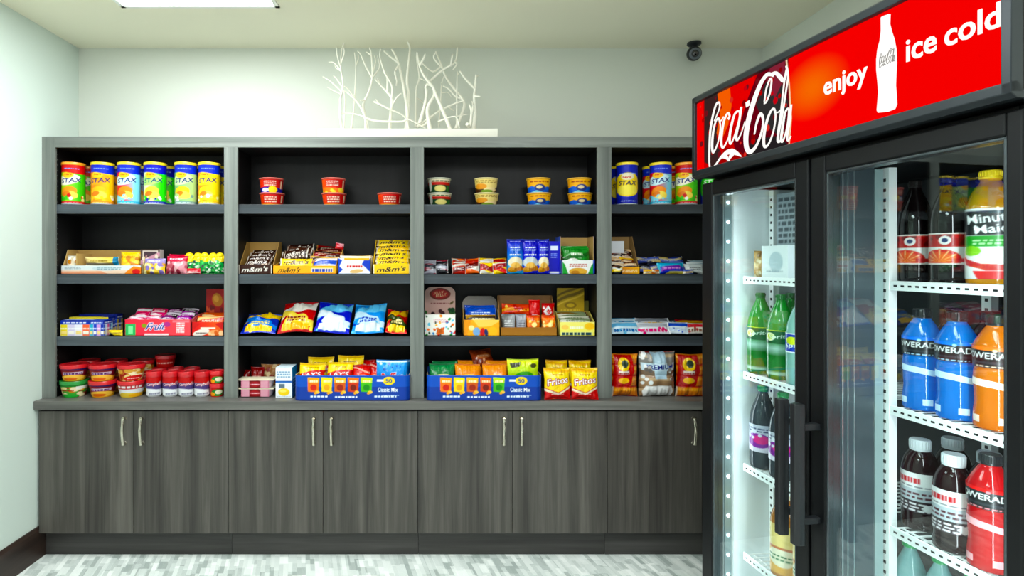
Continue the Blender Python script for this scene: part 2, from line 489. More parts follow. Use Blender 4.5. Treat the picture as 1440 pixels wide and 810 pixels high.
# ------------------------------------------------------------------ white branch piece on top of the shelving
br = empty('branch_sculpture', (X(573, 3.6), 3.6, ZT))
tag(br, 'white painted twig arrangement on a white plank, on top of the shelving', 'decoration')
m_twig = paint('white_painted_wood', '#f6f3e6', rough=0.6)
ox, oy, oz = br.location
MB().box(X(447, 3.5) - ox, X(700, 3.5) - ox, 3.5 - oy, 3.70 - oy, 0, .06).build('plank', m_twig, br, smooth=0, bevel=.002)
rnd = random.Random(4)
BR = [  # (depth, radius, trunk, twigs) traced heights and spreads
 (3.55, 5.5, [(245,675),(230,580),(235,460),(250,380),(235,260),(240,150),(255,100)], [[(238,280),(190,230),(150,220)],[(240,430),(180,370),(118,330)],[(232,270),(218,200),(213,145)],[(236,230),(265,180),(262,150)],[(240,300),(200,260),(190,225)],[(248,400),(200,330),(180,310)],[(232,450),(180,420),(150,405)]]),
 (3.62, 5, [(305,670),(320,560),(330,420),(335,250),(325,160)], [[(333,250),(350,190),(345,160)]]),
 (3.57, 6, [(405,670),(395,590),(350,500),(290,440),(250,415)], [[(340,480),(280,400),(235,370)]]),
 (3.60, 7, [(405,672),(400,600),(385,510),(420,430),(445,330),(440,180),(425,128)], [[(440,180),(405,155)],[(445,330),(400,250),(370,180),(350,160)],[(450,320),(490,250),(480,180)],[(400,480),(370,490)],[(447,300),(465,220),(460,180)]]),
 (3.58, 8, [(560,672),(570,560),(575,470),(520,400),(465,340)], [[(575,480),(578,390),(530,300),(500,200),(505,150)],[(575,400),(545,330),(520,290)],[(575,520),(610,470),(640,440)],[(540,420),(500,370),(480,330)]]),
 (3.61, 9, [(680,672),(680,560),(660,420),(630,270),(600,180),(575,140)], [[(612,240),(570,200),(525,160)],[(615,250),(600,300),(610,350),(605,380)]]),
 (3.64, 9, [(672,672),(685,560),(690,450),(678,350),(690,220),(697,130),(680,90)], []),
 (3.56, 10, [(835,672),(815,560),(830,500),(860,450),(850,390),(810,375)], [[(818,600),(800,640),(770,660)]]),
 (3.59, 8, [(760,640),(800,500),(808,420),(810,378),(915,280),(1000,225),(1015,130)], [[(1000,225),(1010,250),(985,290)],[(960,250),(980,200),(985,180)]]),
 (3.55, 9, [(975,672),(930,580),(870,440),(850,390),(800,330),(762,250),(745,160)], [[(765,250),(790,210),(800,180)]]),
 (3.63, 8, [(1005,672),(1050,560),(1058,490),(990,400),(940,330),(910,250),(870,155)], [[(910,260),(850,290),(775,235)],[(850,285),(858,200),(875,170)],[(1050,485),(1000,460),(960,420),(920,390)]]),
 (3.58, 9, [(1125,672),(1135,560),(1128,470),(1135,390),(1140,310)], [[(1132,410),(1070,350),(1030,300)],[(1140,330),(1160,310)],[(1133,460),(1165,470)]]),
 (3.54, 8, [(1080,640),(1100,655),(1110,560),(1095,510)], [[(1108,600),(1120,520),(1115,480)]]),
 (3.66, 5, [(735,660),(738,420),(760,330),(742,200),(748,165)], [[(760,330),(800,350),(815,300)],[(775,440),(765,470),(800,500)]]),
 (3.53, 6, [(400,600),(470,620),(640,625),(690,610),(800,668)], []),
 (3.60, 6, [(745,660),(900,550),(1010,500),(1062,485)], [[(940,530),(990,540)]]),
 (3.65, 4, [(890,665),(905,460),(910,370),(930,310)], [[(905,440),(950,430),(975,470)]]),
 (3.62, 4, [(1010,672),(1012,390),(1016,290)], [[(1014,320),(1030,290)]]),
 (3.54, 5, [(455,490),(560,540),(660,590),(690,668)], [[(500,520),(470,475)]]),
 (3.53, 4, [(885,625),(1000,590),(1030,668)], [[(1000,590),(1090,570)]]),
 (3.56, 4, [(232,570),(320,572),(400,600),(420,668)], [[(230,560),(225,470)]]),
 (3.66, 4, [(255,668),(262,480),(250,400)], [])]
def tw(p, d): return Vector((X(430 + p[0] / 4.763, d) - ox, d - oy, Z(40 + p[1] / 4.763, d) - oz))
def smooth_path(P, n=5):
    out = []
    for i in range(len(P) - 1):
        p0, p1, p2, p3 = P[max(i - 1, 0)], P[i], P[i + 1], P[min(i + 2, len(P) - 1)]
        for k in range(n):
            t = k / n
            out.append(.5 * ((2 * p1) + (p2 - p0) * t + (2 * p0 - 5 * p1 + 4 * p2 - p3) * t * t + (3 * p1 - p0 - 3 * p2 + p3) * t ** 3))
    return out + [P[-1]]
for d, r, trunk, twigs in BR:
    mb = MB(); base = .06
    P = [tw(p, d + rnd.uniform(-.02, .02)) for p in trunk]
    P[0].z = max(P[0].z, base) if P[0].z > base + .02 else base - .01
    S = smooth_path(P); n = len(S)
    mb.tube(S, [r * .00140 * (1 - .6 * i / n) for i in range(n)], 8)
    for t in twigs:
        Q = [tw(p, d) for p in t]
        j = min(range(n), key=lambda i: (S[i].x - Q[0].x) ** 2 + (S[i].z - Q[0].z) ** 2)
        Q[0] = S[j].copy(); y = S[j].y
        for i in range(1, len(Q)): y += rnd.uniform(-.03, .03); Q[i].y = y
        T = smooth_path(Q, 4); k = len(T)
        mb.tube(T, [max(r * .0009, .0032) * (1 - .55 * i / k) for i in range(k)], 7)
    mb.build('branch', m_twig, br, smooth=60)

# ------------------------------------------------------------------ security camera in the far corner
sc_ = empty('security_camera', (X(976, 3.70), 3.70, ZC))
tag(sc_, 'small black ball security camera hanging from the ceiling near the right corner', 'camera')
m_blk = plain('black_plastic', '#1d2227', 0.4); m_lens = plain('lens_glass', '#05070a', 0.08, coat=1.0); m_ring = plain('camera_ring', '#596068', 0.35)
MB().lathe([(.042, 0), (.044, -.012), (.032, -.022), (.02, -.024), (.018, -.04)], 28).build('mount', m_blk, sc_)
ball = MB().lathe([(.046 * math.sin(a) + 1e-4, .046 * -math.cos(a)) for a in np.linspace(0, math.pi, 15)], 28).build('ball_housing', m_blk, sc_)
ball.location = (-.004, -.01, -.074); ball.rotation_euler = (R(108), 0, R(-14))
MB().lathe([(.02, .0405), (.034, .037), (.036, .032), (.034, .031)], 28).build('trim_ring', m_ring, ball)
MB().lathe([(.0001, .052), (.012, .049), (.017, .042), (.017, .03)], 24).build('lens', m_lens, ball)
# ================================================================== glass door drinks cooler
A_ = math.atan2(-810, 91)                     # its front runs along this heading, slightly askew to the room
FX, FY = 1.178, 2.60
cool = empty('drinks_cooler', (FX, FY, 0), A_)
tag(cool, 'tall black drinks cooler with two glass doors and a lit red sign', 'cooler')
UX, UY = math.cos(A_), math.sin(A_); WX, WY = -UY, UX
def fu(px, v):
    r = (px - VX) / F
    return (r * (FY + WY * v) - FX - WX * v) / (UX - UY * r)
def uz(px, py, v=0.0):
    u = fu(px, v); return u, CZ - (py - VY) / F * (FY + UY * u + WY * v)

m_cblk = plain('cooler_black_steel', '#0a0b0d', 0.42, spec=.25)
m_cfrm = plain('cooler_door_aluminium_black', '#0c0e10', 0.42, 0.0, spec=.22)
m_cgrey = plain('cooler_sign_trim', '#22282c', 0.3, 0.3)
m_liner = plain('cooler_white_liner', '#eaf1f3', 0.4)
m_back = plain('cooler_rear_liner', '#15191c', 0.4)
m_mull = plain('cooler_grey_mullion', '#4d585f', 0.3, 0.3)
m_steel = plain('white_coated_steel', '#f2f4f4', 0.35)
m_hole = plain('slot_shadow_black', '#101214', 0.6)
m_gask = plain('door_gasket_rubber', '#0d0f10', 0.6)
m_led = emitter('led_chip', '#eaf6ff', LED_E)
m_ledstrip = plain('led_strip_cover', '#9fb4b8', 0.25, 0.2)

def glass_mat(name, k, tint='#f4fbfa'):
    m = bpy.data.materials.new(name); m.use_nodes = True
    nt = m.node_tree; nt.nodes.clear(); N, L = nt.nodes, nt.links
    o = N.new('ShaderNodeOutputMaterial'); mx = N.new('ShaderNodeMixShader'); tr = N.new('ShaderNodeBsdfTransparent'); gl = N.new('ShaderNodeBsdfGlossy')
    fr = N.new('ShaderNodeFresnel'); fr.inputs['IOR'].default_value = 1.5
    mu = N.new('ShaderNodeMath'); mu.operation = 'MULTIPLY'; mu.inputs[1].default_value = k; mu.use_clamp = True
    tr.inputs['Color'].default_value = (*to_linear(lin(tint)), 1); gl.inputs['Roughness'].default_value = 0.0
    ge = N.new('ShaderNodeNewGeometry'); ma = N.new('ShaderNodeMath'); ma.operation = 'MULTIPLY_ADD'; ma.inputs[1].default_value = 1 / 1.5 - 1.5; ma.inputs[2].default_value = 1.5
    L.new(ge.outputs['Backfacing'], ma.inputs[0]); L.new(ma.outputs[0], fr.inputs['IOR'])
    L.new(fr.outputs[0], mu.inputs[0]); L.new(mu.outputs[0], mx.inputs[0]); L.new(tr.outputs[0], mx.inputs[1]); L.new(gl.outputs[0], mx.inputs[2]); L.new(mx.outputs[0], o.inputs['Surface'])
    return m
m_glass = glass_mat('door_glass', 1.0)

CW, CD = 1.30, .76
IZ0, IZ1 = .22, 2.08
b = MB()
b.box(0, .05, .052, CD, 0, 2.13); b.box(CW - .05, CW, .052, CD, 0, 2.13); b.box(.05, CW - .05, .70, CD, 0, 2.13)
b.box(.05, CW - .05, .052, .70, 0, IZ0 - .01); b.box(.05, CW - .05, .052, .70, IZ1 + .01, 2.13)
b.build('cabinet_body', m_cblk, cool, smooth=0, bevel=.004)
b = MB(); e = .004
b.box(.05, .05 + e, .056, .70, IZ0, IZ1); b.box(CW - .05 - e, CW - .05, .056, .70, IZ0, IZ1)
b.box(.05, CW - .05, .056, .70, IZ0 - .01, IZ0)
b.build('inner_liner', m_liner, cool, smooth=0)
MB().box(.054, CW - .054, .69, .70, IZ0, IZ1).build('rear_liner', m_back, cool, smooth=0)
MB().box(.605, .700, .056, .195, IZ0, IZ1).build('mullion', m_mull, cool, smooth=0, bevel=.004)
tr = MB()  # thin bright strips added in place of light streaks reflected along the mullion
for v, w_ in ((.062, .003), (.074, .0045), (.094, .003), (.118, .002)): tr.box(.700, .7035, v, v + w_, IZ0 + .02, IZ1 - .02)
tr.build('mullion_light_streaks', plain('bright_streak', '#c4d0d4', 0.18, 0.7), cool, smooth=0)
MB().box(.668, .688, .208, .240, IZ0 + .01, IZ1 - .01).build('post_cover', plain('pale_post_cover', '#93a8a8', 0.3), cool, smooth=0, bevel=.002)
# grille under the doors
g = MB().box(.01, CW - .01, .03, .052, .02, .12)
for k in range(7): g.box(.03, CW - .03, .022, .032, .03 + k * .012, .036 + k * .012)
g.build('kick_grille', m_cfrm, cool, smooth=0)

def door(u0, u1, g0, g1, hu):
    z0, z1, gz0, gz1 = .13, 2.108, .21, 2.052
    d = MB()
    d.box(u0, g0, 0, .05, z0, z1).box(g1, u1, 0, .05, z0, z1).box(g0, g1, 0, .05, z0, gz0).box(g0, g1, 0, .05, gz1, z1)
    o = d.build('door', m_cfrm, cool, smooth=0, bevel=.005)
    s = MB(); w = .008
    s.box(g0, g0 + w, .004, .048, gz0, gz1).box(g1 - w, g1, .004, .048, gz0, gz1).box(g0, g1, .004, .048, gz0, gz0 + w).box(g0, g1, .004, .048, gz1 - w, gz1)
    s.build('glazing_bead', plain('aluminium_bead', '#596266', 0.25, 0.8), o, smooth=0, bevel=.002)
    MB().box(g0 + w, g1 - w, .020, .024, gz0 + w, gz1 - w).build('glass_pane', m_glass, o, smooth=0)
    ga = MB(); ga.box(u0 + .01, u0 + .03, .05, .056, z0 + .05, z1 - .03).box(u1 - .03, u1 - .01, .05, .056, z0 + .05, z1 - .03).box(u0 + .01, u1 - .01, .05, .056, z1 - .05, z1 - .03)
    ga.build('gasket', m_gask, o, smooth=0)
    h = MB().prism([(hu - .017, -.058), (hu + .017, -.058), (hu + .017, -.078), (hu + .011, -.092), (hu - .011, -.092), (hu - .017, -.078)], .822, 1.288, 'z')
    for z in (.90, 1.21): h.box(hu - .012, hu + .012, -.06, .001, z - .011, z + .011)
    h.build('handle', plain('handle_black', '#101316', 0.38), o, smooth=0, bevel=.003)
door(0, .643, .078, .582, .612)
door(.655, CW - .002, .718, 1.262, .687)

# LED strips up both jambs and the mullion
for k, (u, sgn, n_) in enumerate(((.0545, 1, 21), (.604, -1, 21), (CW - .0545, -1, 21))):
    v0 = .082
    st = MB().box(min(u, u + sgn * .008), max(u, u + sgn * .008), v0 - .012, v0 + .02, IZ0 + .03, IZ1 - .02)
    c = st.use(1)
    for i in range(n_):
        z = IZ0 + .07 + i * (IZ1 - IZ0 - .13) / (n_ - 1)
        x = u + sgn * .0085
        c.prism([(v0 + .004 + .007 * math.cos(q), z + .007 * math.sin(q)) for q in np.linspace(0, 2 * math.pi, 9)[:-1]], x, x + sgn * .0025, 'x')
    st.build('led_strip', [m_ledstrip, m_led], cool, smooth=0)

# pilasters with slot holes
for (u0, u1, v0, v1) in ((.056, .084, .285, .313), (.664, .696, .252, .282), (.056, .084, .64, .668), (.664, .696, .64, .668), (CW - .084, CW - .056, .252, .282)):
    p = MB().box(u0, u1, v0, v1, IZ0 + .005, IZ1 - .005)
    h = p.use(1); z = IZ0 + .04
    while z < IZ1 - .04:
        h.box((u0 + u1) / 2 - .005, (u0 + u1) / 2 + .005, v0 - .0008, v0, z, z + .011)
        z += .034
    p.build('pilaster', [m_steel, m_hole], cool, smooth=0)

# wire shelves with price rails
SZ = [1.688, 1.271, .868, .478]
for (u0, u1, vf) in ((.092, .598, .142), (.702, CW - .06, .254)):
    for z in SZ:
        sh = MB(); n_ = int((u1 - u0) / .03)
        for i in range(n_ + 1):
            u = u0 + .004 + (u1 - u0 - .008) * i / n_
            sh.tube([(u, vf + .008, z - .003), (u, .45, z - .003), (u, .66, z - .003)], .003, 6)
        for v in (vf + .046, .46, .62): sh.tube([(u0, v, z - .009), (u1, v, z - .009)], .0035, 6)
        s = sh.build('wire_shelf', m_steel, cool)
        r_ = MB().prism([(vf, z - .026), (vf + .008, z - .026), (vf + .008, z + .004), (vf + .004, z + .006), (vf, z + .004)], u0 - .006, u1 + .006, 'x')
        # dark slots punched along the rail
        h = r_.use(1); u = u0 + .01
        while u < u1 - .01:
            h.box(u, u + .012, vf - .0008, vf + .0001, z - .0135, z - .0075); u += .026
        r_.build('price_rail', [m_steel, m_hole], s, smooth=0)

# ------------------------------------------------------------------ the sign
SV = -.030
sg = MB().box(-.006, 1.302, SV + .012, .34, 2.132, 2.50).build('sign_box', m_cblk, cool, smooth=0, bevel=.004)
fr = MB()
fr.prism([(SV - .012, 2.470), (SV - .012, 2.492), (SV + .004, 2.504), (SV + .03, 2.504), (SV + .012, 2.466), (SV, 2.466)], -.010, 1.308, 'x')
fr.prism([(SV, 2.168), (SV + .012, 2.168), (SV + .03, 2.128), (SV + .004, 2.128), (SV - .012, 2.140), (SV - .012, 2.164)], -.010, 1.308, 'x')
fr.box(-.010, .012, SV - .012, SV + .02, 2.14, 2.494).box(1.286, 1.308, SV - .012, SV + .02, 2.14, 2.494)
fr.build('sign_frame', m_cgrey, sg, smooth=30, bevel=.002)

def backlit(name, k):
    m = bpy.data.materials.new(name); m.use_nodes = True
    nt = m.node_tree; b_ = nt.nodes['Principled BSDF']
    a = nt.nodes.new('ShaderNodeVertexColor'); a.layer_name = 'Col'
    b_.inputs['Base Color'].default_value = (0, 0, 0, 1); b_.inputs['IOR'].default_value = 1.01; nt.links.new(a.outputs['Color'], b_.inputs['Emission Color'])
    b_.inputs['Emission Strength'].default_value = k; b_.inputs['Roughness'].default_value = 0.22
    return m
m_sign = backlit('backlit_sign_print', SIGN_E)
# red face: warm orange glow printed in the middle
S0, S1, SB, ST = .012, 1.287, 2.167, 2.467
art = Art(520, 120, '#f4070b')
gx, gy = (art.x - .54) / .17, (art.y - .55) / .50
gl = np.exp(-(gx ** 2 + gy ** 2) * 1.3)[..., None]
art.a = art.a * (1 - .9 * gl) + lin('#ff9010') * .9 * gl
k = .452                                              # the left picture: a close-up of a wet can in reds and charcoal
def P_(l): return [(x * k, y) for x, y in l]
art.poly(P_([(0, 0), (1.0, 0), (1.015, .3), (1.0, .7), (.975, 1), (0, 1)]), '#c8141c')
art.poly(P_([(.0, 0), (.10, 0), (.09, 1), (0, 1)]), '#f0241c')
art.poly(P_([(.10, 1), (.10, .1), (.2, .0), (.34, 0), (.26, .4), (.30, .75), (.27, 1)]), '#43302f')
art.poly(P_([(.27, 1), (.30, .72), (.26, .45), (.31, .3), (.40, .5), (.44, .75), (.42, 1)]), '#f0761a')
art.poly(P_([(.42, 1), (.44, .75), (.40, .5), (.50, .45), (.70, .9), (.68, 1)]), '#e23a3c')
art.poly(P_([(.50, .0), (.46, .25), (.55, .50), (.62, .75), (.72, 1), (1., 1), (1.01, .6), (1.0, 0)]), '#6e1b26')
art.poly(P_([(.70, .62), (.80, .30), (.95, .10), (1.0, .5), (.90, .9), (.80, .85)]), '#3b3a3a')
art.poly(P_([(.80, .88), (.88, .60), (.97, .8), (.97, 1), (.84, 1)]), '#8a3a48')
art.poly(P_([(.28, .0), (.36, .22), (.50, .12), (.62, .0)]), '#a3131d')
art.poly(P_([(.60, .0), (.66, .2), (.92, .14), (1., .0)]), '#2e2a2c')
art.specks(46, ['#c8383e', '#8c1c26', '#b8282c', '#7a2a30', '#d8504a'], 0.02, 0.02, k * .98, .98, (.004, .010), 3)
art.poly([(k * .975, 1), (k * 1.0, .7), (k * 1.015, .3), (k, 0), (k * 1.012, 0), (k * 1.03, .3), (k * 1.012, .7), (k * .99, 1)], '#f8e3c4')
pic = art.done()
pu = np.linspace(S0, S1, pic.shape[1]); pz = np.linspace(SB, ST, pic.shape[0])
GU, GZ = np.meshgrid(pu, pz)
MB().grid(np.stack([GU, np.full_like(GU, SV), GZ], -1), pic).box(S0, S1, SV + .001, SV + .011, SB, ST, '#d01010').build('sign_panel', m_sign, sg, smooth=0)

white = '#fffdf6'
def ribbon(mb, P, Wd, v, th, col, closed=False):
    """a flat pen stroke of changing width, lying on the sign face"""
    P = [Vector((p[0], 0, p[1])) for p in P]
    if closed: P = [P[-1]] + P + P[:2]; Wd = [Wd[-1]] + list(Wd) + list(Wd[:2])
    S, Q = [], []
    for i in range(len(P) - 1):
        p0, p1, p2, p3 = P[max(i - 1, 0)], P[i], P[i + 1], P[min(i + 2, len(P) - 1)]
        if closed and (i == 0 or i == len(P) - 2): continue
        for q in range(7):
            t = q / 7
            S.append(.5 * ((2 * p1) + (p2 - p0) * t + (2 * p0 - 5 * p1 + 4 * p2 - p3) * t * t + (3 * p1 - p0 - 3 * p2 + p3) * t ** 3)); Q.append(Wd[i] * (1 - t) + Wd[i + 1] * t)
    if closed: S.append(S[0].copy()); Q.append(Q[0])
    else: S.append(P[-1]); Q.append(Wd[-1])
    a, c = [], []
    for i in range(len(S)):
        t = S[min(i + 1, len(S) - 1)] - S[max(i - 1, 0)]
        if closed and i in (0, len(S) - 1): t = S[1] - S[-2]
        n = Vector((-t.z, 0, t.x)).normalized() * Q[i] / 2
        a.append(S[i] + n); c.append(S[i] - n)
    vs = [(p.x, v, p.z) for p in a] + [(p.x, v, p.z) for p in c] + [(p.x, v - th, p.z) for p in a] + [(p.x, v - th, p.z) for p in c]
    n = len(S); f = []
    for i in range(n - 1):
        f += [(2 * n + i, 2 * n + i + 1, 3 * n + i + 1, 3 * n + i), (i, i + 1, 2 * n + i + 1, 2 * n + i), (n + i, 3 * n + i, 3 * n + i + 1, n + i + 1)]
    mb.add(vs, f, lin(col))
def loop(cx, cy, rx, ry, sl):   # slanted o
    return [(cx + rx * math.cos(q) - sl * ry * math.sin(q) * -1 * -1, cy + ry * math.sin(q)) for q in np.linspace(0, 2 * math.pi, 13)[:-1]]
SCRIPT = [   # strokes traced on the sign: points, widths, closed
 ([(118,430),(138,385),(155,335),(150,306),(130,322),(108,400),(92,500),(86,620),(86,715),(96,752),(128,722),(165,672),(205,640),(240,636),(272,648),(302,669)], [5,7,9,10,12,14,15,13,11,9,9,13,24,30,18,2], False),
 ([(175,668),(200,672),(216,694),(226,668),(250,655)], [16,20,5,20,10], False),
 ([(149,415),(160,470),(148,555),(128,615),(110,638),(104,590),(112,500),(130,430)], [11,8,8,9,14,17,15,10], True),
 ([(150,430),(168,425),(182,400)], [6,6,6], False),
 ([(212,418),(222,395),(208,378),(184,430),(168,520),(166,585),(180,606),(204,566),(222,520)], [14,12,10,15,17,16,11,7,5], False),
 ([(285,365),(258,380),(236,450),(222,530),(226,580),(246,552),(272,470),(288,400)], [9,12,16,17,13,8,7,7], True),
 ([(300,335),(286,430),(266,530),(274,556),(300,510),(326,430)], [15,15,15,12,6,5], False),
 ([(331,322),(358,305)], [26,26], False),
 ([(455,300),(468,215),(492,150),(503,160),(492,240),(468,300),(452,312)], [9,10,10,10,10,9,8], False),
 ([(520,128),(500,118),(470,122),(430,180),(390,280),(354,400),(332,520),(336,608),(362,636),(404,590),(440,490),(446,415),(428,384),(404,440),(388,520)], [12,16,20,26,32,36,36,30,22,15,13,15,17,14,8], False),
 ([(500,118),(530,108),(560,135),(582,158),(598,128),(607,90),(600,60)], [14,16,22,20,12,11,8], False),
 ([(520,350),(530,400),(515,500),(482,585),(455,598),(452,530),(472,430),(498,365)], [12,9,9,10,16,18,16,11], True),
 ([(520,370),(545,372),(570,350)], [6,6,6], False),
 ([(606,70),(614,130),(600,230),(576,380),(548,520),(546,565),(562,560),(580,500)], [9,9,9,11,14,14,8,5], False),
 ([(606,70),(594,130),(580,240),(565,380),(545,520)], [8,9,9,11,13], False),
 ([(618,350),(596,370),(580,450),(568,540),(574,568),(592,530),(612,440)], [8,11,14,15,12,7,7], True),
 ([(634,320),(624,430),(608,530),(615,560),(634,530)], [13,13,13,10,5], False)]
def cc(p): return uz(980 + p[0] / 4.767, 80 + p[1] / 4.765, SV)
le = MB()
def wscale(p): return (FY + UY * fu(980 + p[0] / 4.767, SV)) / F / 4.767 * 1.36
for P, Wd, cl in SCRIPT:
    ribbon(le, [cc(p) for p in P], [w * wscale(p) for w, p in zip(Wd, P)], SV - .0005, .002, white, cl)
def letters(mb, s, u0, u1, zb, zt, col, bold=1.0):
    v, t, _ = text_tris(s)
    p = v * [u1 - u0, zt - zb] + [u0, zb]
    for k_, dv in ((0, -.0006), (1, -.0026)):
        mb.add(np.stack([p[:, 0], np.full(len(p), SV + dv), p[:, 1]], -1), t.tolist(), lin(col))
# words: x-height .042, ascender .057, descender .016
le.build('script_lettering', m_sign, sg, smooth=0)
for s_, p0, p1, pm, yb, zd, za in (('enjoy', 1159, 1220.5, 1166, 133.5, .0165, .058), ('ice', 1275, 1318, 1278, 87, 0, .060), ('cold', 1329, 1408.5, 1407, 38, 0, .060)):
    le = MB(); zb = uz(pm, yb, SV)[1]
    letters(le, s_, fu(p0, SV), fu(p1, SV), zb - zd, zb + za, white)
    le.build('word_lettering', m_sign, sg, smooth=0)
bo = [(100,75),(101,170),(92,240),(76,300),(68,370),(68,450),(76,530),(82,600),(76,680),(71,735),(80,752),(150,745),(200,724),(213,690),(211,640),(204,560),(207,480),(212,400),(208,300),(195,230),(175,170),(163,120),(166,52),(160,48),(110,66)]
bp_ = [uz(1220 + x / 5.066, 10 + y / 5.066, SV) for x, y in bo]
eb = MB().prism(bp_, SV - .003, SV - .0005, 'y', '#fffefa').build('bottle_emblem', m_sign, sg, smooth=0)
sm = MB()
allp = np.array([cc(p) for P, _, _ in SCRIPT for p in P]); lo_, hi_ = allp.min(0), allp.max(0)
b0, b1 = uz(1238, 97, SV), uz(1259.5, 77, SV)
for P, Wd, cl in SCRIPT:
    Q = [cc(p) for p in P]
    Q = [(b0[0] + (q[0] - lo_[0]) / (hi_[0] - lo_[0]) * (b1[0] - b0[0]), b0[1] + .002 + (q[1] - lo_[1]) / (hi_[1] - lo_[1]) * .042) for q in Q]
    ribbon(sm, Q, [max(w * wscale(p) * .11, .0011) for w, p in zip(Wd, P)], SV - .0032, .0006, '#8d8a84', cl)
sm.build('emblem_lettering', m_sign, sg, smooth=0)
# ================================================================== packaging builders
def px(a, b, D): return X((a + b) / 2, D), (b - a) * D / F     # centre and width of a span at a distance
def cells(w, h): return max(12, int(w * 310)), max(10, int(h * 310))

def canister(r, h, art, lid, label, group):
    o = empty('snack_canister')
    b = MB(); b.wrap([r, r], [.006, h - .012], art)
    b.lathe([(r * .97, 0, '#b9bec4'), (r * 1.01, .002, '#b9bec4'), (r * 1.01, .006, '#9aa0a8'), (r, .0065, '#9aa0a8')], 40)
    b.build('canister_tube', M['carton'], o)
    MB().lathe([(r * 1.03, h - .016), (r * 1.04, h - .014), (r * 1.04, h - .002), (r * 1.02, h), (r * .93, h), (r * .92, h - .004), (.001, h - .004)], 40, lid).build('lid', M['plastic'], o)
    return tag(o, label, 'snack canister', group)

def bowl(rt, rb, h, art, rim, label, group, name='noodle_bowl', film='#e9e2d8', cat='bowl', lidh=.010, over=1.06):
    o = empty(name)
    k = np.linspace(0, 1, 12); prof = rb + (rt - rb) * k ** .85
    b = MB(); b.wrap(prof.tolist(), (k * (h - lidh)).tolist(), art)
    b.lathe([(.001, .002, film), (rb * .92, .002, film), (rb * .95, 0, film), (rb, .001, film)], 40, cap=False)
    b.build('tub', M['carton'], o)
    b = MB(); R_ = rt * over
    b.lathe([(rt * .98, h - lidh - .004), (R_, h - lidh), (R_, h - .002), (R_ * .98, h), (R_ * .90, h), (R_ * .88, h - .003), (.001, h - .003)], 44, rim)
    b.build('lid', M['plastic'], o)
    return tag(o, label, cat, group)

def pillow_pts(nu, nv, w, h, t, seal, seed, sign, ribs=0, sag=0.0, cr=1.0):
    r = np.random.RandomState(seed); ph = r.uniform(0, 6.28, 8)
    A, B = np.meshgrid(np.linspace(-1, 1, nu), np.linspace(-1, 1, nv))
    inn = np.clip(np.abs(B) / (1 - seal), 0, 1)
    T = t / 2 * np.clip(1 - np.abs(A) ** 2.8, 0, 1) ** .7 * np.clip(1 - inn ** 2.6, 0, 1) ** .6
    if sag: T *= 1 - sag * B
    wr = (np.sin(A * 9 + ph[0] + 2 * B) + .7 * np.sin(A * 17 + ph[1] - 3 * B) + .5 * np.sin(A * 27 + ph[2])) * inn ** 2 * (1 - inn ** 10) * t * .045
    wr += (np.sin(A * 4 + B * 5 + ph[3]) + np.sin(A * 7 - B * 4 + ph[4]) + .6 * np.sin(B * 9 + ph[5] + A * 3)) * t * .028
    wr *= np.clip(1 - np.abs(A) ** 4, 0, 1) * cr
    if ribs: T = T * (.86 + .14 * np.abs(np.sin((B + 1) / 2 * math.pi * ribs)) ** .6)
    x = w / 2 * A * (1 - .045 * (1 - B ** 2) + .012 * np.sin(B * 6 + ph[6]) * (1 - B ** 2))
    y = sign * (T + wr * (inn < 1))
    y += (1 - (inn < 1)) * .0022 * np.sin(B * 150)            # crimped seal
    y += .10 * t * np.sin(A * 2.2 + ph[7]) * inn ** 4            # seals are never straight
    z = (B + 1) / 2 * h + h * .018 * (A ** 2) * B
    return x, y, z
def pillow(mb, w, h, t, front, back='#888888', seed=0, seal=.07, flow=False, ribs=0, sag=0.0, cr=1.0, bk=1.0):
    """a heat-sealed film bag, base at z = 0, front to -y; flow = seals at the two sides (bar wrappers)"""
    nv, nu = front.shape[:2]
    bc_ = lin(back)
    def pts(n1, n2, s): 
        if flow:
            x, y, z = pillow_pts(n2, n1, h, w, t, seal, seed, s if s < 0 else s * bk, ribs, 0, cr)      # swap the axes
            return np.stack([z - w / 2, y, x + h / 2], -1).transpose(1, 0, 2)
        return np.stack(pillow_pts(n1, n2, w, h, t, seal, seed, s if s < 0 else s * bk, ribs, sag, cr), -1)
    mb.grid(pts(nu, nv, -1), front)
    mb.grid(pts(max(8, nu // 2), max(8, nv // 2), 1), bc_, flip=True)
    return mb
def bag(w, h, t, front, label, group=None, back='#888888', seed=0, name='snack_bag', cat='snack bag', mat='film', **k):
    o = pillow(MB(), w, h, t, front, back, seed, **k).build(name, M[mat], smooth=70)
    return tag(o, label, cat, group)

def slab(mb, P00, P10, P11, P01, art):
    nv, nu = art.shape[:2]
    u, v = np.meshgrid(np.linspace(0, 1, nu), np.linspace(0, 1, nv)); u, v = u[..., None], v[..., None]
    a, b_, c, d = map(np.array, (P00, P10, P11, P01))
    mb.grid(a * (1 - u) * (1 - v) + b_ * u * (1 - v) + c * u * v + d * (1 - u) * v, art)
def carton_mesh(mb, w, d, h, front, side, top, back='#777777'):
    """closed printed carton, front bottom edge centred on the origin"""
    g = lambda a: a if isinstance(a, np.ndarray) else np.tile(to_linear(lin(a)), (3, 3, 1))
    x = w / 2
    slab(mb, (-x, 0, 0), (x, 0, 0), (x, 0, h), (-x, 0, h), g(front))
    slab(mb, (x, 0, 0), (x, d, 0), (x, d, h), (x, 0, h), g(side)); slab(mb, (-x, d, 0), (-x, 0, 0), (-x, 0, h), (-x, d, h), g(side))
    slab(mb, (-x, 0, h), (x, 0, h), (x, d, h), (-x, d, h), g(top)); slab(mb, (x, d, 0), (-x, d, 0), (-x, d, h), (x, d, h), g(back)); slab(mb, (-x, d, 0), (x, d, 0), (x, 0, 0), (-x, 0, 0), g(back))
    return mb
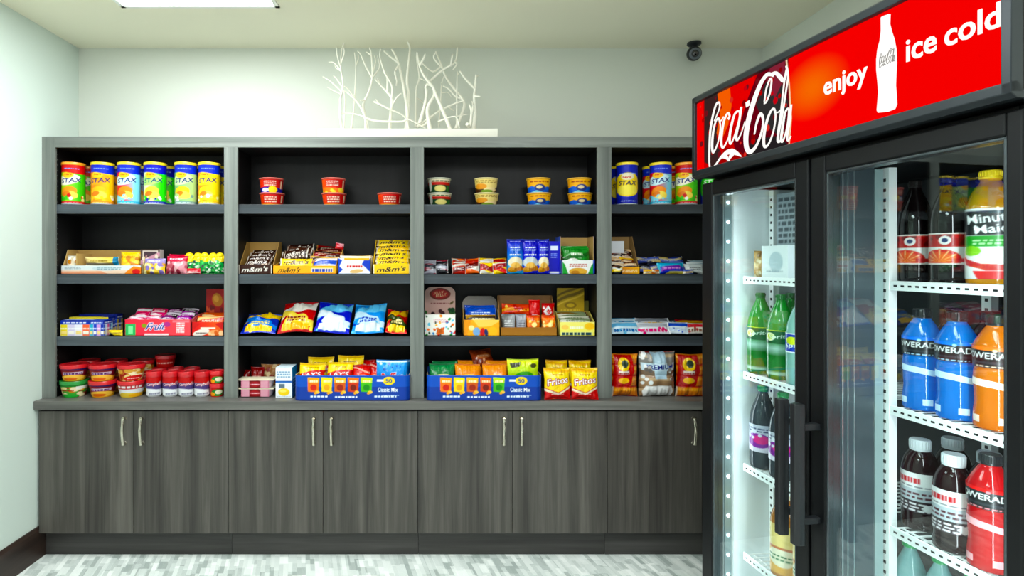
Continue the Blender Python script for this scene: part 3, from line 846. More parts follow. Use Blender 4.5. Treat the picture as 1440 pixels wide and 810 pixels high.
def carton(w, d, h, front, side, top, label, group=None, name='snack_box', cat='box'):
    o = carton_mesh(MB(), w, d, h, front, side, top).build(name, M['carton'], smooth=30)
    return tag(o, label, cat, group)
def tray(w, d, hf, hb, front, inside, outside, label, name='display_tray', cat='display box', group=None, header=None, hh=0, hround=.0, th=.0035, hdrop=0.45, hw=1.0, lean=0.0):
    """open-topped display carton: low printed front, sides rising to a taller back, maybe a header card"""
    o = empty(name)
    b = MB(); x = w / 2
    slab(b, (-x, 0, 0), (x, 0, 0), (x, 0, hf), (-x, 0, hf), front)
    b.box(-x, x, .0002, th, 0, hf, inside); b.box(-x, x, d - th, d, 0, hb, inside); b.box(-x, x, 0, d, 0, th, inside)
    pl = [(0, 0), (d, 0), (d, hb), (d * (1 - hdrop), hb), (d * .12, hf), (0, hf)]
    for s in (-1, 1):
        b.prism(pl, s * x, s * (x - th * .5), 'x', outside); b.prism(pl, s * (x - th * .5), s * (x - th), 'x', inside)
    b.build('tray_body', M['carton'], o, smooth=25)
    if header is not None:
        nv, nu = header.shape[:2]
        v = np.linspace(0, 1, nv)
        half = x * hw * np.where(v > 1 - hround, np.sqrt(np.clip(1 - ((v - 1 + hround) / max(hround, 1e-6)) ** 2 * .55, 0, 1)), 1)
        u = np.linspace(-1, 1, nu)
        m = MB()
        zz = np.repeat((hb - .004 + v * hh)[:, None], nu, 1); yy = d - th - .0006 + lean * v[:, None] * np.ones(nu)
        xx = half[:, None] * u[None]
        m.grid(np.stack([xx, yy, zz], -1), header); m.grid(np.stack([xx, yy + th, zz], -1), lin(outside), flip=True)
        e = np.stack([np.stack([xx[:, 0], yy[:, 0], zz[:, 0]], -1), np.stack([xx[:, 0], yy[:, 0] + th, zz[:, 0]], -1)], 1); m.grid(e, lin(outside))
        e = np.stack([np.stack([xx[:, -1], yy[:, 0], zz[:, 0]], -1), np.stack([xx[:, -1], yy[:, 0] + th, zz[:, 0]], -1)], 1); m.grid(e, lin(outside))
        e = np.stack([np.stack([xx[-1], yy[-1], zz[-1]], -1), np.stack([xx[-1], yy[-1] + th, zz[-1]], -1)], 0); m.grid(e, lin(outside))
        m.build('header_card', M['carton'], o, smooth=25)
    return tag(o, label, cat, group)
Z1, Z2, Z3, Z4 = Z1 + .0012, Z2 + .0012, Z3 + .0012, Z4 + .0012; LEVELS.extend((Z1, Z2, Z3, Z4, *SZ))      # goods stand a hair above the boards
# ================================================================== TOP SHELF: canisters of stacked crisps
SEE = 3.54
def stax(top, left, right, bottom, chip, mid='#fdf3d0', seed=0, word='#1b2a78', arc='#f6c71e'):
    a = Art(66, 84, left); a.fade(.30, .72, left, right)
    a.ell(.38, .60, .36, .13, mid, 12); a.ell(.38, .72, .17, .075, arc); a.text("Lay's", .40, .735, .2, .05, '#c8161d', .2)
    a.poly([(.12, .20), (.5, .30), (.95, .44), (1, .2), (.1, .05)], right)
    a.ell(.40, .30, .24, .13, chip, 14); a.ell(.46, .22, .2, .1, '#f9e07a', -8); a.ell(.33, .25, .13, .06, '#e58a1c', 20)
    a.specks(9, [bottom, '#ffffff', '#fff2b0', right], .05, .08, .95, .22, (.03, .06), seed)
    a.text('STAX', .47, .585, .58, .11, word, .25, 4)
    a.rect(0, 0, 1, .065, bottom); a.lines(.2, .02, .8, .05, 1, '#ffffff', seed)
    a.rect(0, .80, 1, 1, top); a.band(.77, .83, .0, top, .02, 1); a.lines(.28, .87, .7, .92, 1, '#8fa2e6', seed + 1)
    return a.done()
ST = {
 'red_green': stax('#cf1020', '#b8d24a', '#4fc01e', '#d11a26', '#f6a31a', '#fff8e6', 1),
 'golden': stax('#1546c4', '#f2960e', '#fbc81c', '#f2a010', '#f9c02a', '#f6aa1a', 2),
 'cyan': stax('#1546c4', '#e0404a', '#9adcf0', '#38b6d8', '#f29a2a', '#d8f2fa', 3),
 'lime': stax('#1b35b8', '#e6f2c8', '#45d32c', '#2b32a8', '#f4e26a', '#b8f08a', 4),
 'sage': stax('#1546c4', '#86b07c', '#b4d694', '#7ea09a', '#f6c31c', '#cfe6b4', 5),
 'yellow': stax('#1546c4', '#f09a14', '#f9dc3c', '#f6c61c', '#fbe05a', '#f8d44a', 6),
}
a = Art(66, 84, '#1f3fb8'); a.ell(.5, .48, .46, .30, '#f8d81c'); a.ell(.5, .34, .34, .13, '#fbe878'); a.ell(.5, .68, .2, .09, '#f4ead0')
a.text("Lay's", .47, .66, .24, .06, '#c8161d', .2); a.text('STAX', .5, .52, .56, .11, '#161f5e', .25); a.rect(0, .80, 1, 1, '#1f3fb8'); a.lines(.25, .74, .8, .80, 1, '#dfe6ff', 3); a.rect(0, 0, 1, .14, '#1c34a4'); a.lines(.3, .06, .75, .10, 1, '#c8d2ff', 9)
ST['navy'] = a.done()
a = Art(66, 84, '#1d2f9c'); a.ell(.5, .42, .5, .3, '#3fc22c'); a.ell(.45, .3, .3, .12, '#e9ea8a'); a.text('STAX', .5, .55, .56, .11, '#f4f4f4', .25); ST['green_blue'] = a.done()
def put_can(key, lid, pxc, D, label, r=.0632, h=.256):
    o = canister(r, h, ST[key], lid, label, 'crisp canisters on the top shelf'); return place(o, (X(pxc, D), D, Z1), (0, 0, -math.degrees(math.atan((pxc - VX) / F)) * .72))
gold, amber = '#f1d31e', '#f29a1c'
b1 = [('red_green', amber, 103.5, 'red and green crisp canister with an orange lid, at the top shelf\'s left end', 'red and green crisp canister in the rear row at the top shelf\'s left end'),
      ('golden', gold, 144.5, 'golden orange crisp canister with a blue band and yellow lid on the top shelf', 'golden orange crisp canister in the rear row, behind its twin'),
      ('cyan', gold, 181.5, 'pale cyan crisp canister with a red side, between golden and lime canisters', 'blue-topped cyan crisp canister in the rear row, left bay of the top shelf'),
      ('lime', gold, 218.5, 'bright lime green crisp canister with blue top and base, front row', 'lime green crisp canister in the rear row, half hidden by its twin'),
      ('sage', gold, 261.5, 'pale sage green crisp canister with yellow crisps printed low down, front row', 'sage green crisp canister in shadow, behind its twin on the top shelf'),
      ('yellow', gold, 294.5, 'yellow crisp canister with an orange side beside the first upright divider', 'yellow crisp canister in the rear row against the first upright divider')]
for k, lid, c, l1, l2 in b1:
    put_can(k, lid, c, 3.535, l1); put_can(k, lid, VX + (c - VX) * .9637, 3.668, l2, .062)
b4 = [('navy', gold, 881.5, 'navy blue crisp canister with a yellow oval, alone beside the third upright divider', 'navy crisp canister in shadow behind the yellow-oval one'),
      ('cyan', gold, 929, 'cyan and red crisp canister in the bay next to the drinks cooler', 'cyan and red crisp canister in the rear row next to the cooler bay'),
      ('red_green', amber, 965, 'red and green crisp canister with an orange lid, nearest the cooler sign', 'red and green crisp canister in the rear row nearest the cooler sign'),
      ('green_blue', gold, 1001, 'green and blue crisp canister mostly hidden by the drinks cooler', None)]
for k, lid, c, l1, l2 in b4:
    put_can(k, lid, c, 3.535, l1)
    if l2: put_can(k, lid, VX + (c - VX) * .9637, 3.668, l2, .062)

# ------------------------------------------------------------------ TOP SHELF: microwave cups
def cup_art(kind):
    a = Art(60, 30, '#c8251c')
    if kind == 'red_blue':
        a.fade(0, 1, '#e8601c', '#b81c1c'); a.poly([(0, 0), (1, 0), (1, .3), (.5, .42), (0, .34)], '#2b2d9a'); a.ell(.62, .22, .14, .24, '#f6d22c'); a.ell(.38, .2, .12, .14, '#e9e2f2')
        a.rect(.34, .50, .72, .90, '#b83a2c'); a.lines(.36, .50, .71, .90, 3, '#f4ddd0', 3, .5); a.rect(.86, .3, .93, .85, '#f0d8c0')
    elif kind == 'red_orange':
        a.fade(0, 1, '#ef7a1c', '#c21d1a'); a.poly([(0, 0), (1, 0), (1, .32), (0, .4)], '#f58a16'); a.specks(9, ['#fbc63c', '#ffde6a'], .1, .02, .9, .3, (.04, .08), 2)
        a.rect(.33, .50, .72, .90, '#b83020'); a.lines(.35, .50, .71, .90, 3, '#f4ddd0', 4, .5); a.rect(.85, .3, .92, .9, '#f2d2b8')
    elif kind == 'red':
        a.fade(0, 1, '#ee6c20', '#b81a1a'); a.rect(0, 0, 1, .14, '#e9b41c'); a.rect(.33, .28, .72, .84, '#b83020'); a.lines(.35, .28, .71, .84, 3, '#f4ddd0', 5, .5); a.rect(.85, .25, .92, .85, '#f2d2b8')
    elif kind == 'green':
        a.fade(0, 1, '#2f5a38', '#1e3c28'); a.rect(0, .68, 1, 1, '#efe6cc'); a.rect(.1, .55, .95, .74, '#c43a2c'); a.ell(.22, .5, .07, .4, '#f0efe6'); a.ell(.55, .3, .18, .22, '#ece09a'); a.ell(.85, .3, .1, .2, '#3f7a3a'); a.lines(.3, .78, .9, .94, 1, '#3a4a2c', 5)
    elif kind == 'beige':
        a.fade(0, 1, '#e6cf86', '#f2e0a4'); a.poly([(0, 0), (1, 0), (1, .5), (.6, .2), (0, .4)], '#4a2c14'); a.ell(.3, .45, .2, .2, '#e0a050'); a.ell(.62, .22, .22, .16, '#f0dcae'); a.ell(.5, .12, .2, .1, '#7c9a3a'); a.lines(.15, .7, .85, .92, 2, '#8a6a2c', 4)
    elif kind == 'gold_blue':
        a.fade(0, 1, '#f6b41a', '#fbc42c'); a.poly([(0, 0), (1, 0), (1, .4), (.75, .45), (.5, .30), (.25, .48), (0, .36)], '#1f6fd0'); a.ell(.5, .36, .16, .24, '#3b4a8c'); a.ell(.48, .40, .09, .12, '#e8d9b0'); a.poly([(.15, .02), (.4, .18), (.62, .04)], '#9ad6ee'); a.lines(.2, .74, .8, .92, 1, '#9c4a12', 6); a.rect(.90, .3, .95, .9, '#e8dcc0')
    return a.done()
CU = {k: cup_art(k) for k in ('red_blue', 'red_orange', 'red', 'green', 'beige', 'gold_blue')}
def put_cup(kind, c, z, h, label, rim, D=3.60, rt=.0735, rb=.062, group='microwave meal cups on the top shelf'):
    return place(bowl(rt, rb, h, CU[kind], rim, label, group, name='microwave_cup', cat='meal cup', lidh=.006), (X(c, D), D, z))
for kind_t, kind_b, c, rim, dt, db in (
 ('red_blue', 'red', 383, '#d8695c', 'red and purple microwave meal cup on top of a red one, second bay', 'red microwave meal cup under the red and purple one'),
 ('red_orange', 'red', 470, '#dc7062', 'red and orange microwave meal cup topping the middle stack of the second bay', 'red microwave meal cup at the bottom of the middle stack, second bay'),
 (None, 'red', 548, '#d8695c', None, 'single red microwave meal cup standing alone by the second upright divider'),
 ('green', 'green', 618, '#cfd0bb', 'dark green microwave cup with a cream rim, upper one of its stack', 'dark green microwave cup with a cream rim, lower one of its stack'),
 ('beige', 'beige', 684.5, '#e8d898', 'cream and brown microwave cup, upper one of its stack', 'cream and brown microwave cup, lower one of its stack'),
 ('gold_blue', 'gold_blue', 758, '#f0b83a', 'yellow and blue microwave cup on top of the stack beside the cream cups', 'yellow and blue microwave cup at the bottom of the stack beside the cream cups'),
 ('gold_blue', 'gold_blue', 815.5, '#f0b83a', 'yellow and blue microwave cup on top of the stack nearest the third divider', 'yellow and blue microwave cup at the bottom of the stack nearest the third divider')):
    put_cup(kind_b, c, Z1, .079, db, rim)
    if kind_t: put_cup(kind_t, c - 1, Z1 + .0792, .091, dt, rim, rt=.072)

# ================================================================== SECOND SHELF
def pic(w, h, base): 
    cw, chh = cells(w, h); return Art(cw, chh, base)
BRN = '#3a1d12'
def mm(w, h, base, letter, edge, word="m&m's", seed=0, extra=None):
    a = pic(w, h, base); a.fade(0, 1, base, base)
    if extra: a.specks(7, extra, .05, .05, .95, .3, (.03, .06), seed)
    a.text(word, .5, .52, .74, .5, letter, .12, 3, edge, .7)
    a.rect(0, 0, .05, 1, '#d8d2c8'); a.rect(.95, 0, 1, 1, '#d8d2c8')
    return a.done()
def stripe(w, h, cols, word=None, wc='#ffffff', seed=0, edge=None, box=(.5, .5, .7, .45), ends=None):
    a = pic(w, h, cols[0]); n = len(cols); r = random.Random(seed)
    for i, c in enumerate(cols[1:]):
        y = r.uniform(-.1, .7); a.band(y, y + r.uniform(.2, .45), r.uniform(-.5, .5), c, r.uniform(0, .08), r.uniform(.5, 1.5))
    if word: a.text(word, *box, wc, .12, 0, edge, .7)
    else: a.lines(.2, .35, .8, .65, 2, wc, seed)
    if ends: a.rect(0, 0, .05, 1, ends); a.rect(.95, 0, 1, 1, ends)
    return a.done()

# --- first bay: long cardboard tray of cookies and bars
D = 3.50
xc, w = px(85.5, 199, D); d_ = .17
a = pic(w, .053, '#dfe0dc'); a.fade(0, 1, '#e8cdb8', '#f0d9c6', True); a.rect(0, .45, 1, 1, '#dde3e4'); a.poly([(.0, 0), (.6, 0), (.5, .35), (0, .3)], '#e7a98c'); a.ell(.55, .65, .16, .25, '#c8d6da'); a.lines(.05, .6, .25, .85, 2, '#6a747a', 2); a.lines(.45, .55, .75, .85, 2, '#7d97a2', 7); a.poly([(.78, 0), (1, 0), (1, .75), (.9, .9), (.82, .4)], '#e8902a'); a.ell(.93, .3, .05, .3, '#c8341c')
t = tray(w, d_, .053, .150, a.done(), '#b58f4e', '#cbb27e', 'long cardboard tray of cookies and bars with a pale peach front, second shelf', group=None, hdrop=.62)
place(t, (xc, D, Z2))
x_, w_ = px(114, 117, 3.56); xa = t.children[0]
o = MB().box(X(114, 3.56) - xc, X(115.5, 3.56) - xc, .01, d_ - .004, .0035, .125, '#b99656').build('divider_panel', M['carton'], t, smooth=0)
def cook(w, h, seed): 
    a = pic(w, h, '#e9dcc2'); a.specks(10, ['#c98a3e', '#b06a2a', '#f4ecd8', '#8c4a24', '#ffffff'], 0, 0, 1, .85, (.08, .2), seed); a.rect(0, .86, 1, 1, '#f0ece0'); return a.done()
def group_bags(specs, D0): pass
for i in range(3):
    xx, ww = px(91.5, 109, 3.53)
    place(bag(ww, .105, .045, cook(ww, .105, i), 'white and brown cookie bag in the left compartment of the long cardboard tray', 'cookie bags in the long cardboard tray', '#d8cdb8', i), (xx, 3.535 + i * .04, Z2 + .006), (-12, 0, 0))
a = pic(.2, .055, '#f2dc92'); a.fade(0, 1, '#f6e6b4', '#e7cf6a'); a.rect(.0, .0, 1, .28, '#8d8f95'); a.rect(.84, 0, 1, 1, '#2f87ad'); a.lines(.2, .45, .7, .75, 1, '#b8a050', 3)
xx, ww = px(120, 167, 3.56)
for i, lab in enumerate(('cream and blue wafer bar lying on top in the cardboard tray', 'cream and blue wafer bar lying underneath in the cardboard tray')):
    place(bag(ww, .052, .05, a.done(), lab, 'wafer bars in the long cardboard tray', '#d8cfa8', 20 + i, name='wafer_bar', cat='candy bar', flow=True), (xx, 3.565 + .0 * i, Z2 + (.054 if i == 0 else .005)))
def ybag(w, h, seed):
    a = pic(w, h, '#f0c21c'); a.band(.2, .45, .5, '#f8e27a', .05); a.band(.5, .62, -.4, '#d98a14', .04); a.specks(8, ['#fff0a8', '#c88a1a', '#f7da4e'], 0, 0, 1, .8, (.06, .14), seed); a.lines(.2, .7, .8, .85, 1, '#a86a10', seed); return a.done()
for i in range(3):
    xx, ww = px(168.5, 194.5, 3.53)
    place(bag(ww, .128, .036, ybag(ww, .13, i), 'yellow snack bag at the right end of the long cardboard tray', 'yellow bags in the long cardboard tray', '#c9a21c', 30 + i), (xx, 3.530 + .042 * i, Z2 + .006), (-8, 0, 0))
a = pic(.13, .15, '#5c4a44'); a.rect(.12, .08, .9, .95, '#d8ccc4'); a.rect(.18, .12, .84, .90, '#4c3a42'); a.band(.55, .72, .35, '#c89aa8'); a.band(.2, .34, .3, '#e8d8c8'); a.specks(16, ['#2c2226', '#b88a90', '#e8dccc', '#8a6a5a'], .15, .15, .85, .9, (.04, .09), 4)
xx, ww = px(197, 224, 3.54)
place(carton(ww, .05, .150, a.done(), '#cfc6c0', '#d8d0c8', 'upright dark patterned packet with a white border, behind the yellow and purple bag', name='snack_packet', cat='packet'), (xx, 3.545, Z2 + .001))
# small bags in front of it
def nut(w, h, base, top, cols, seed):
    a = pic(w, h, base); a.specks(26, cols, 0, 0, 1, .72, (.05, .11), seed); a.rect(0, .70, 1, 1, top); a.band(.66, .74, 0, top, .03, 1.5); a.lines(.2, .78, .8, .9, 1, '#ffffff', seed); return a.done()
xx, ww = px(201, 231.5, 3.49)
place(bag(ww, .092, .05, nut(ww, .09, '#e3c05a', '#9d8fc4', ['#f0d884', '#c8962c', '#8a7ab8', '#fff2c0'], 1), 'small yellow nut bag with a lilac top, second shelf', None, '#b8a4c8', 41), (xx, 3.495, Z2), (-10, 0, 0))
for i, (a0, b0) in enumerate(((232, 262), (236, 264))):
    xx, ww = px(a0, b0, 3.49 + .06 * i)
    place(bag(ww, .108 + .012 * i, .05, nut(ww, .1, '#d99aa4', '#cf2f56', ['#f3dada', '#b8606e', '#e8b8bc', '#9c3a4c'], 5 + i), ('pink and white candy bag with a crimson top beside the lilac-topped bag', 'pink candy bag with a crimson top in the row behind')[i], None, '#c03a58', 44 + i), (xx, 3.50 + .055 * i, Z2), (-10, 0, 0))
# green sweet packs with yellow scalloped tops
for i in range(5):
    xx, ww = px(258 + 11.0 * i, 271.5 + 11.0 * i, 3.53)
    a = pic(ww, .13, '#2c9a4c'); a.specks(22, ['#e9f4e4', '#1c6a3a', '#5cc86c', '#c8e8c4', '#203a3c'], 0, .08, 1, .70, (.07, .16), i); a.rect(0, .72, 1, 1, '#f4d90f'); a.band(.68, .76, 0, '#f4d90f', .06, 1)
    o = empty('sweet_pack')
    pillow(MB(), ww, .112, .042, a.done(), '#2f8a48', 50 + i).build('wrapper', M['film'], o, smooth=70)
    MB().lathe([(.001, -.017), (.014, -.015), (.022, -.006), (.023, .004), (.018, .013), (.008, .018), (.001, .019)], 14, '#f3d60c').build('puffed_top', M['film'], o).location = (0, .004, .112)
    tag(o, ('green sweet pack with a puffed yellow top, leftmost of the five beside the divider', 'green sweet pack with a puffed yellow top, second of five from the pink bag', 'green sweet pack with a puffed yellow top, middle one of the five', 'green sweet pack with a puffed yellow top, second of five from the divider', 'green sweet pack with a puffed yellow top, pressed against the first divider')[i], 'sweets', 'green sweet packs with yellow tops')
    place(o, (xx, 3.525 + (.012 if i % 2 else 0), Z2), (-8, 0, (i - 2) * 3))
xx, ww = px(262, 281, 3.475)
place(bag(ww, .036, .022, stripe(ww, .04, ['#d03a4a', '#f0c8c8', '#8a1c2c'], None, '#ffffff', 3), 'small red sweet sachet lying in front of the green sweet packs', None, '#b03040', 58, flow=True, name='sweet_sachet', cat='sweets'), (xx, 3.484, Z2))

# --- second bay: chocolate candies
def bar(w, h, art, label, group, loc, rot=(0, 0, 0), seed=0, t=.022, back='#4a3020', name='candy_bag', cat='candy bag'):
    return place(bag(w, h, t, art, label, group, back, seed, name=name, cat=cat, flow=True), loc, rot)
D = 3.49
xc, w = px(334.8, 383, D)
t = tray(w, .21, .058, .200, mm(w, .058, BRN, '#f4efe8', '#1c0c06'), '#a8823f', '#9c7838', 'tall cardboard display box of brown chocolate candy bags beside the first upright divider', hdrop=.25)
place(t, (xc, D, Z2))
for i in range(4):
    yy = 3.52 + .042 * i; xx, ww = px(340, 382, yy)
    bar(ww * .82, .070, mm(ww, .072, BRN, '#f6f0ea', '#150804', seed=i, extra=['#c8b8a8']), 'brown chocolate candy bag stacked in the tall cardboard display box', 'brown candy bags in the tall display box', (xc - .002, yy, Z2 + .045 + .020 * i), (-48, 0, (-2, 3, 1, -3)[i]), 60 + i)
xc, w = px(383.6, 473, 3.49)
fa = pic(w, .052, '#f2b416'); fa.rect(0, 0, 1, .15, '#e08a10'); fa.text("m&m's", .27, .5, .33, .6, '#3a1a0c', .1, 0, '#f8d86a', .5); fa.rect(.6, .25, .94, .72, '#f4dfc4'); fa.lines(.62, .3, .93, .7, 1, '#2c4aa8', 8, .8)
place(tray(w, .20, .052, .075, fa.done(), '#d9a82a', '#e0a51c', 'wide yellow cardboard tray heaped with chocolate bags', hdrop=.3), (xc, 3.49, Z2))
yel = lambda w, h, s: mm(w, h, '#f6d012', '#3a1a0c', '#fbe88a', seed=s)
bar(.200, .066, yel(.2, .066, 1), 'yellow candy bag lying at the front of the wide yellow tray', 'bags in the wide yellow tray', (X(416, 3.51), 3.515, Z2 + .040), (-35, 0, 2), 70, back='#d8b010')
bar(.150, .070, stripe(.15, .07, ['#e4e6ec', '#c8ccd8', '#3a58b4'], None, '#2f4fae', 4, ends='#6a4a3a'), 'white and blue chocolate bar at the front of the wide yellow tray', 'bags in the wide yellow tray', (X(456, 3.51), 3.515, Z2 + .040), (-35, 0, -4), 71)
r = random.Random(7)
for i in range(6):
    k, j = divmod(i, 3)
    bar(.155, .072, mm(.155, .072, ('#3a1d12', '#4a2a1c', '#2c1610')[j], '#efe6dc', '#120704', seed=i, extra=['#9c8474', '#d8ccc0']), 'brown and silver candy bag in the heap over the wide yellow tray', 'brown candy bags in the wide yellow tray', (X(408 + 7 * k + 2 * j, 3.55), 3.55 + .045 * j, Z2 + .062 + .018 * j + .030 * k), (-42 + 8 * k, (-6, 5, -3)[j], (-10, 4, 8)[j]), 72 + i)
for i in range(5):
    bar(.165, .058, stripe(.165, .058, [('#8c1c1c', '#7a2418', '#a02a20', '#6a1c16', '#922020')[i], '#d8b06a', '#3a1410'], None, '#e8d8c4', i, ends='#caa46a'), 'dark red and gold chocolate bar heaped at the right of the wide yellow tray', 'red chocolate bars in the wide yellow tray', (X(455 + (i % 2) * 5, 3.55), 3.545 + .034 * i, Z2 + .062 + .017 * i), (-38, (3, -5, 4, -3, 6)[i], (6, -8, 3, 9, -4)[i]), 80 + i, back='#7a2a1c')
bar(.05, .04, stripe(.05, .04, ['#c81c3c', '#f0b8c0'], None, '#ffffff', 2), 'tiny crimson packet on top of the red chocolate bars', None, (X(477, 3.6), 3.60, Z2 + .155), (-20, 10, 15), 90)
# small white and blue box
xc, w = px(475, 521.5, 3.49)
a = pic(w, .098, '#f2f4f6'); a.poly([(0, .25), (.14, .85), (.0, 1)], '#1f55c0'); a.poly([(1, .1), (.72, .62), (.80, .9), (1, .95)], '#1c4cb4'); a.poly([(0, .0), (.16, .3), (.0, .6)], '#1f55c0'); a.rect(.0, .0, 1, .05, '#3a6ac8'); a.lines(.28, .42, .74, .58, 1, '#c23a3a', 11, .8); a.ell(.56, .2, .2, .12, '#d8b884', 6); a.rect(.2, .86, .95, 1, '#e9b238')
t = tray(w, .16, .098, .112, a.done(), '#b7b2a8', '#e6e4de', 'small white and blue candy box with an open top, beside the wide yellow tray', hdrop=.2)
place(t, (xc, 3.49, Z2))
for i in range(3):
    bar(w * .9, .06, stripe(.17, .06, ['#d8ad5c', '#f0e4d0', '#9c6a34'], None, '#6a3a1c', i), 'tan wrapped bar packed inside the small white and blue box', 'tan bars in the small white and blue box', (xc, 3.515 + .04 * i, Z2 + .055), (-15, 0, 0), 92 + i)
# yellow peanut candy box
xc, w = px(524, 577.5, 3.49)
place(tray(w, .20, .060, .215, mm(w, .06, '#f2c80f', '#3a1a0c', '#fbe88a'), '#d8a91a', '#e8bb17', 'yellow candy box with a tall back, against the second upright divider', hdrop=.1), (xc, 3.49, Z2))
for i in range(6):
    bar(w * .88, .066, mm(w, .068, ('#f6cf14', '#f1c40c', '#f8d630')[i % 3], '#3a1a0c', '#fbe9a0', seed=i), 'yellow peanut candy bag stacked in the yellow box', 'yellow candy bags in the tall yellow box', (xc + (.004, -.003)[i % 2], 3.510 + .022 * i, Z2 + .048 + .0245 * i), (-50, (1, -1, 2)[i % 3], (1, -2, -1)[i % 3]), 100 + i, t=.022, back='#d8b010')

# --- third bay: chocolate packs, blue pouches, green snack box
def packs(a0, a1, n, cols, word, wc, lab, grp, hh=.05, D=3.485, seed=0, top=.09, back='#4a1c14'):
    for i in range(n):
        k = i // 2; xx, ww = px(a0 + (a1 - a0) / 2 * (i % 2), a0 + (a1 - a0) / 2 * (i % 2 + 1), D + .05 * k)
        bar(ww * 1.02, hh, stripe(ww, hh, cols, word if i % 3 == 0 else None, wc, seed + i, '#2a0c08', ends='#d8d8d8'), lab, grp, (xx, D + .022 + .05 * k, Z2 + .0 + .018 * k), (-22 - 6 * k, (2, -4)[i % 2], (5, -6)[i % 2]), seed + i, t=.034, back=back)
packs(596, 630, 6, ['#26262c', '#4a4a54', '#8c3040', '#b8b8c4'], None, '#e8e8f0', 'black and silver candy pack in the small heap beside the second divider', 'black candy packs, third bay', .062, seed=110)
packs(636, 674, 6, ['#b83a1a', '#e8782a', '#d8d4cc', '#6a1c14'], None, '#ffffff', 'orange and red candy pack in the small heap on the second shelf', 'orange and red candy packs, third bay', .072, seed=120)
packs(675.5, 713, 6, ['#f2d312', '#d02428', '#e8e4dc', '#a01818'], None, '#7a1410', 'yellow and red candy pack in the heap beside the blue pouches', 'yellow and red candy packs, third bay', .076, seed=130)
for i, (p0, p1) in enumerate(((714, 736), (735, 758), (757, 773))):
    xx, ww = px(p0, p1, 3.50)
    a = pic(ww, .205, '#1535b8'); a.fade(.3, 1, '#1b9fd8' if i == 0 else '#1a3cc0', '#0f2fb8', True); a.rect(0, .9, 1, 1, '#1226a0'); a.ell(.5, .32, .45, .16, '#e8e0c8' if i != 1 else '#cfd6da'); a.ell(.35, .12, .32, .08, '#d09a44'); a.ell(.7, .16, .3, .08, '#b87a2e'); a.ell(.5, .24, .28, .08, '#e2b86a'); a.lines(.15, .52, .85, .60, 1, '#ffffff', i); a.lines(.2, .66, .8, .80, 2, '#e8f0ff', i + 4); a.lines(.2, .92, .8, .97, 1, '#c8c8ff', i)
    place(bag(ww * 1.05, .208, .055, a.done(), ('tall blue cookie pouch with a cyan middle, beside the yellow and red packs', 'tall blue cookie pouch, middle one of three', 'tall blue cookie pouch next to the plain blue carton')[i], 'tall blue pouches on the second shelf', '#1430a0', 140 + i, name='snack_pouch', cat='snack pouch'), (xx, 3.515 + .006 * (i % 2), Z2), (-5, 0, 0))
xx, ww = px(771, 788, 3.52)
a = pic(ww, .2, '#1832b4'); a.rect(.2, .72, .8, .86, '#e8ecff'); a.lines(.25, .5, .75, .66, 3, '#c0ccff', 3); a.rect(.1, .02, .9, .08, '#e8ecf8')
place(carton(ww, .14, .200, a.done(), '#15298e', '#1c3ac0', 'plain blue carton with a white label, standing next to the blue pouches'), (xx, 3.525, Z2))
xc, w = px(789, 837, 3.485)
a = pic(w, .085, '#f0f2f0'); a.poly([(0, 0), (.22, 0), (.12, .7), (0, 1)], '#2b9a3e'); a.poly([(1, 0), (.78, 0), (.88, .6), (1, 1)], '#2b9a3e'); a.ell(.5, .2, .26, .26, '#d8ac58'); a.ell(.42, .14, .12, .14, '#b8843a'); a.lines(.25, .55, .75, .8, 2, '#b04a3a', 3); a.rect(.93, 0, 1, 1, '#1c3cb0'); a.rect(0, 0, .05, 1, '#8a96c8')
place(tray(w, .18, .085, .230, a.done(), '#b08c4c', '#3a56b4', 'open carton with white and green front and bare cardboard inside, beside the third divider', hdrop=.85), (xc, 3.485, Z2))
for i in range(2):
    a = pic(.19, .17, '#2c8e36'); a.band(.15, .5, -.2, '#f0f4ec', .05); a.band(.55, .7, .3, '#1c6a28', .05); a.lines(.3, .66, .72, .80, 1, '#e8f4e0', 7, .7); a.specks(8, ['#d9b25a', '#3ab04a', '#e8f4d8'], 0, 0, 1, .4, (.05, .1), i)
    place(bag(w * .82, .150, .045, a.done(), ('green and white snack bag at the front of the bare cardboard carton', 'green and white snack bag behind another in the bare cardboard carton')[i], None, '#2a7a34', 150 + i), (xc, 3.515 + .055 * i, Z2 + .010 + .012 * i), (-12, 0, 3 - 6 * i))

# --- fourth bay
xc, w = px(861, 900, 3.49)
a = pic(w, .05, '#a86a2a'); a.fade(0, 1, '#c87a2a', '#e8b432'); a.lines(.1, .3, .9, .7, 2, '#fff0d8', 3)
t = tray(w, .20, .045, .235, a.done(), '#8a6c3e', '#76552c', 'tall open box of mixed chocolate bags beside the third divider', hdrop=.3); place(t, (xc, 3.49, Z2))
place(carton(.095, .04, .075, plain_art('#e6e9ee'), '#d0d4da', '#f0f2f4', 'small plain white carton on top of the chocolate bags in the tall open box'), (xc - .02, 3.615, Z2 + .130))
for i in range(8):
    k, j = divmod(i, 2)
    bar(.088, .06, stripe(.09, .06, [('#efe6da', '#5a2c18', '#d8762a', '#f0c838', '#e8e0d8', '#6a3420', '#e09030', '#fff0d0')[i], '#7a3a1c', '#e8c8a0', '#2c1410'], None, '#fff4e4', 160 + i), 'mixed white, brown and orange chocolate bag in the tall open box', 'chocolate bags in the tall open box', (xc - .032 + .062 * j, 3.512 + .034 * k, Z2 + .028 + .026 * k), (-40, (5, -5, 8)[i % 3], (8, -10, 4)[i % 3]), 160 + i, t=.026)
place(bag(.06, .045, .03, stripe(.06, .045, ['#1c1c1c', '#f2d21c', '#e8e8e8'], None, '#ffffff', 5), 'little black and yellow packet lying in front of the tall open box', None, '#222222', 171, flow=True, name='candy_packet', cat='packet'), (X(868, 3.475), 3.478, Z2))
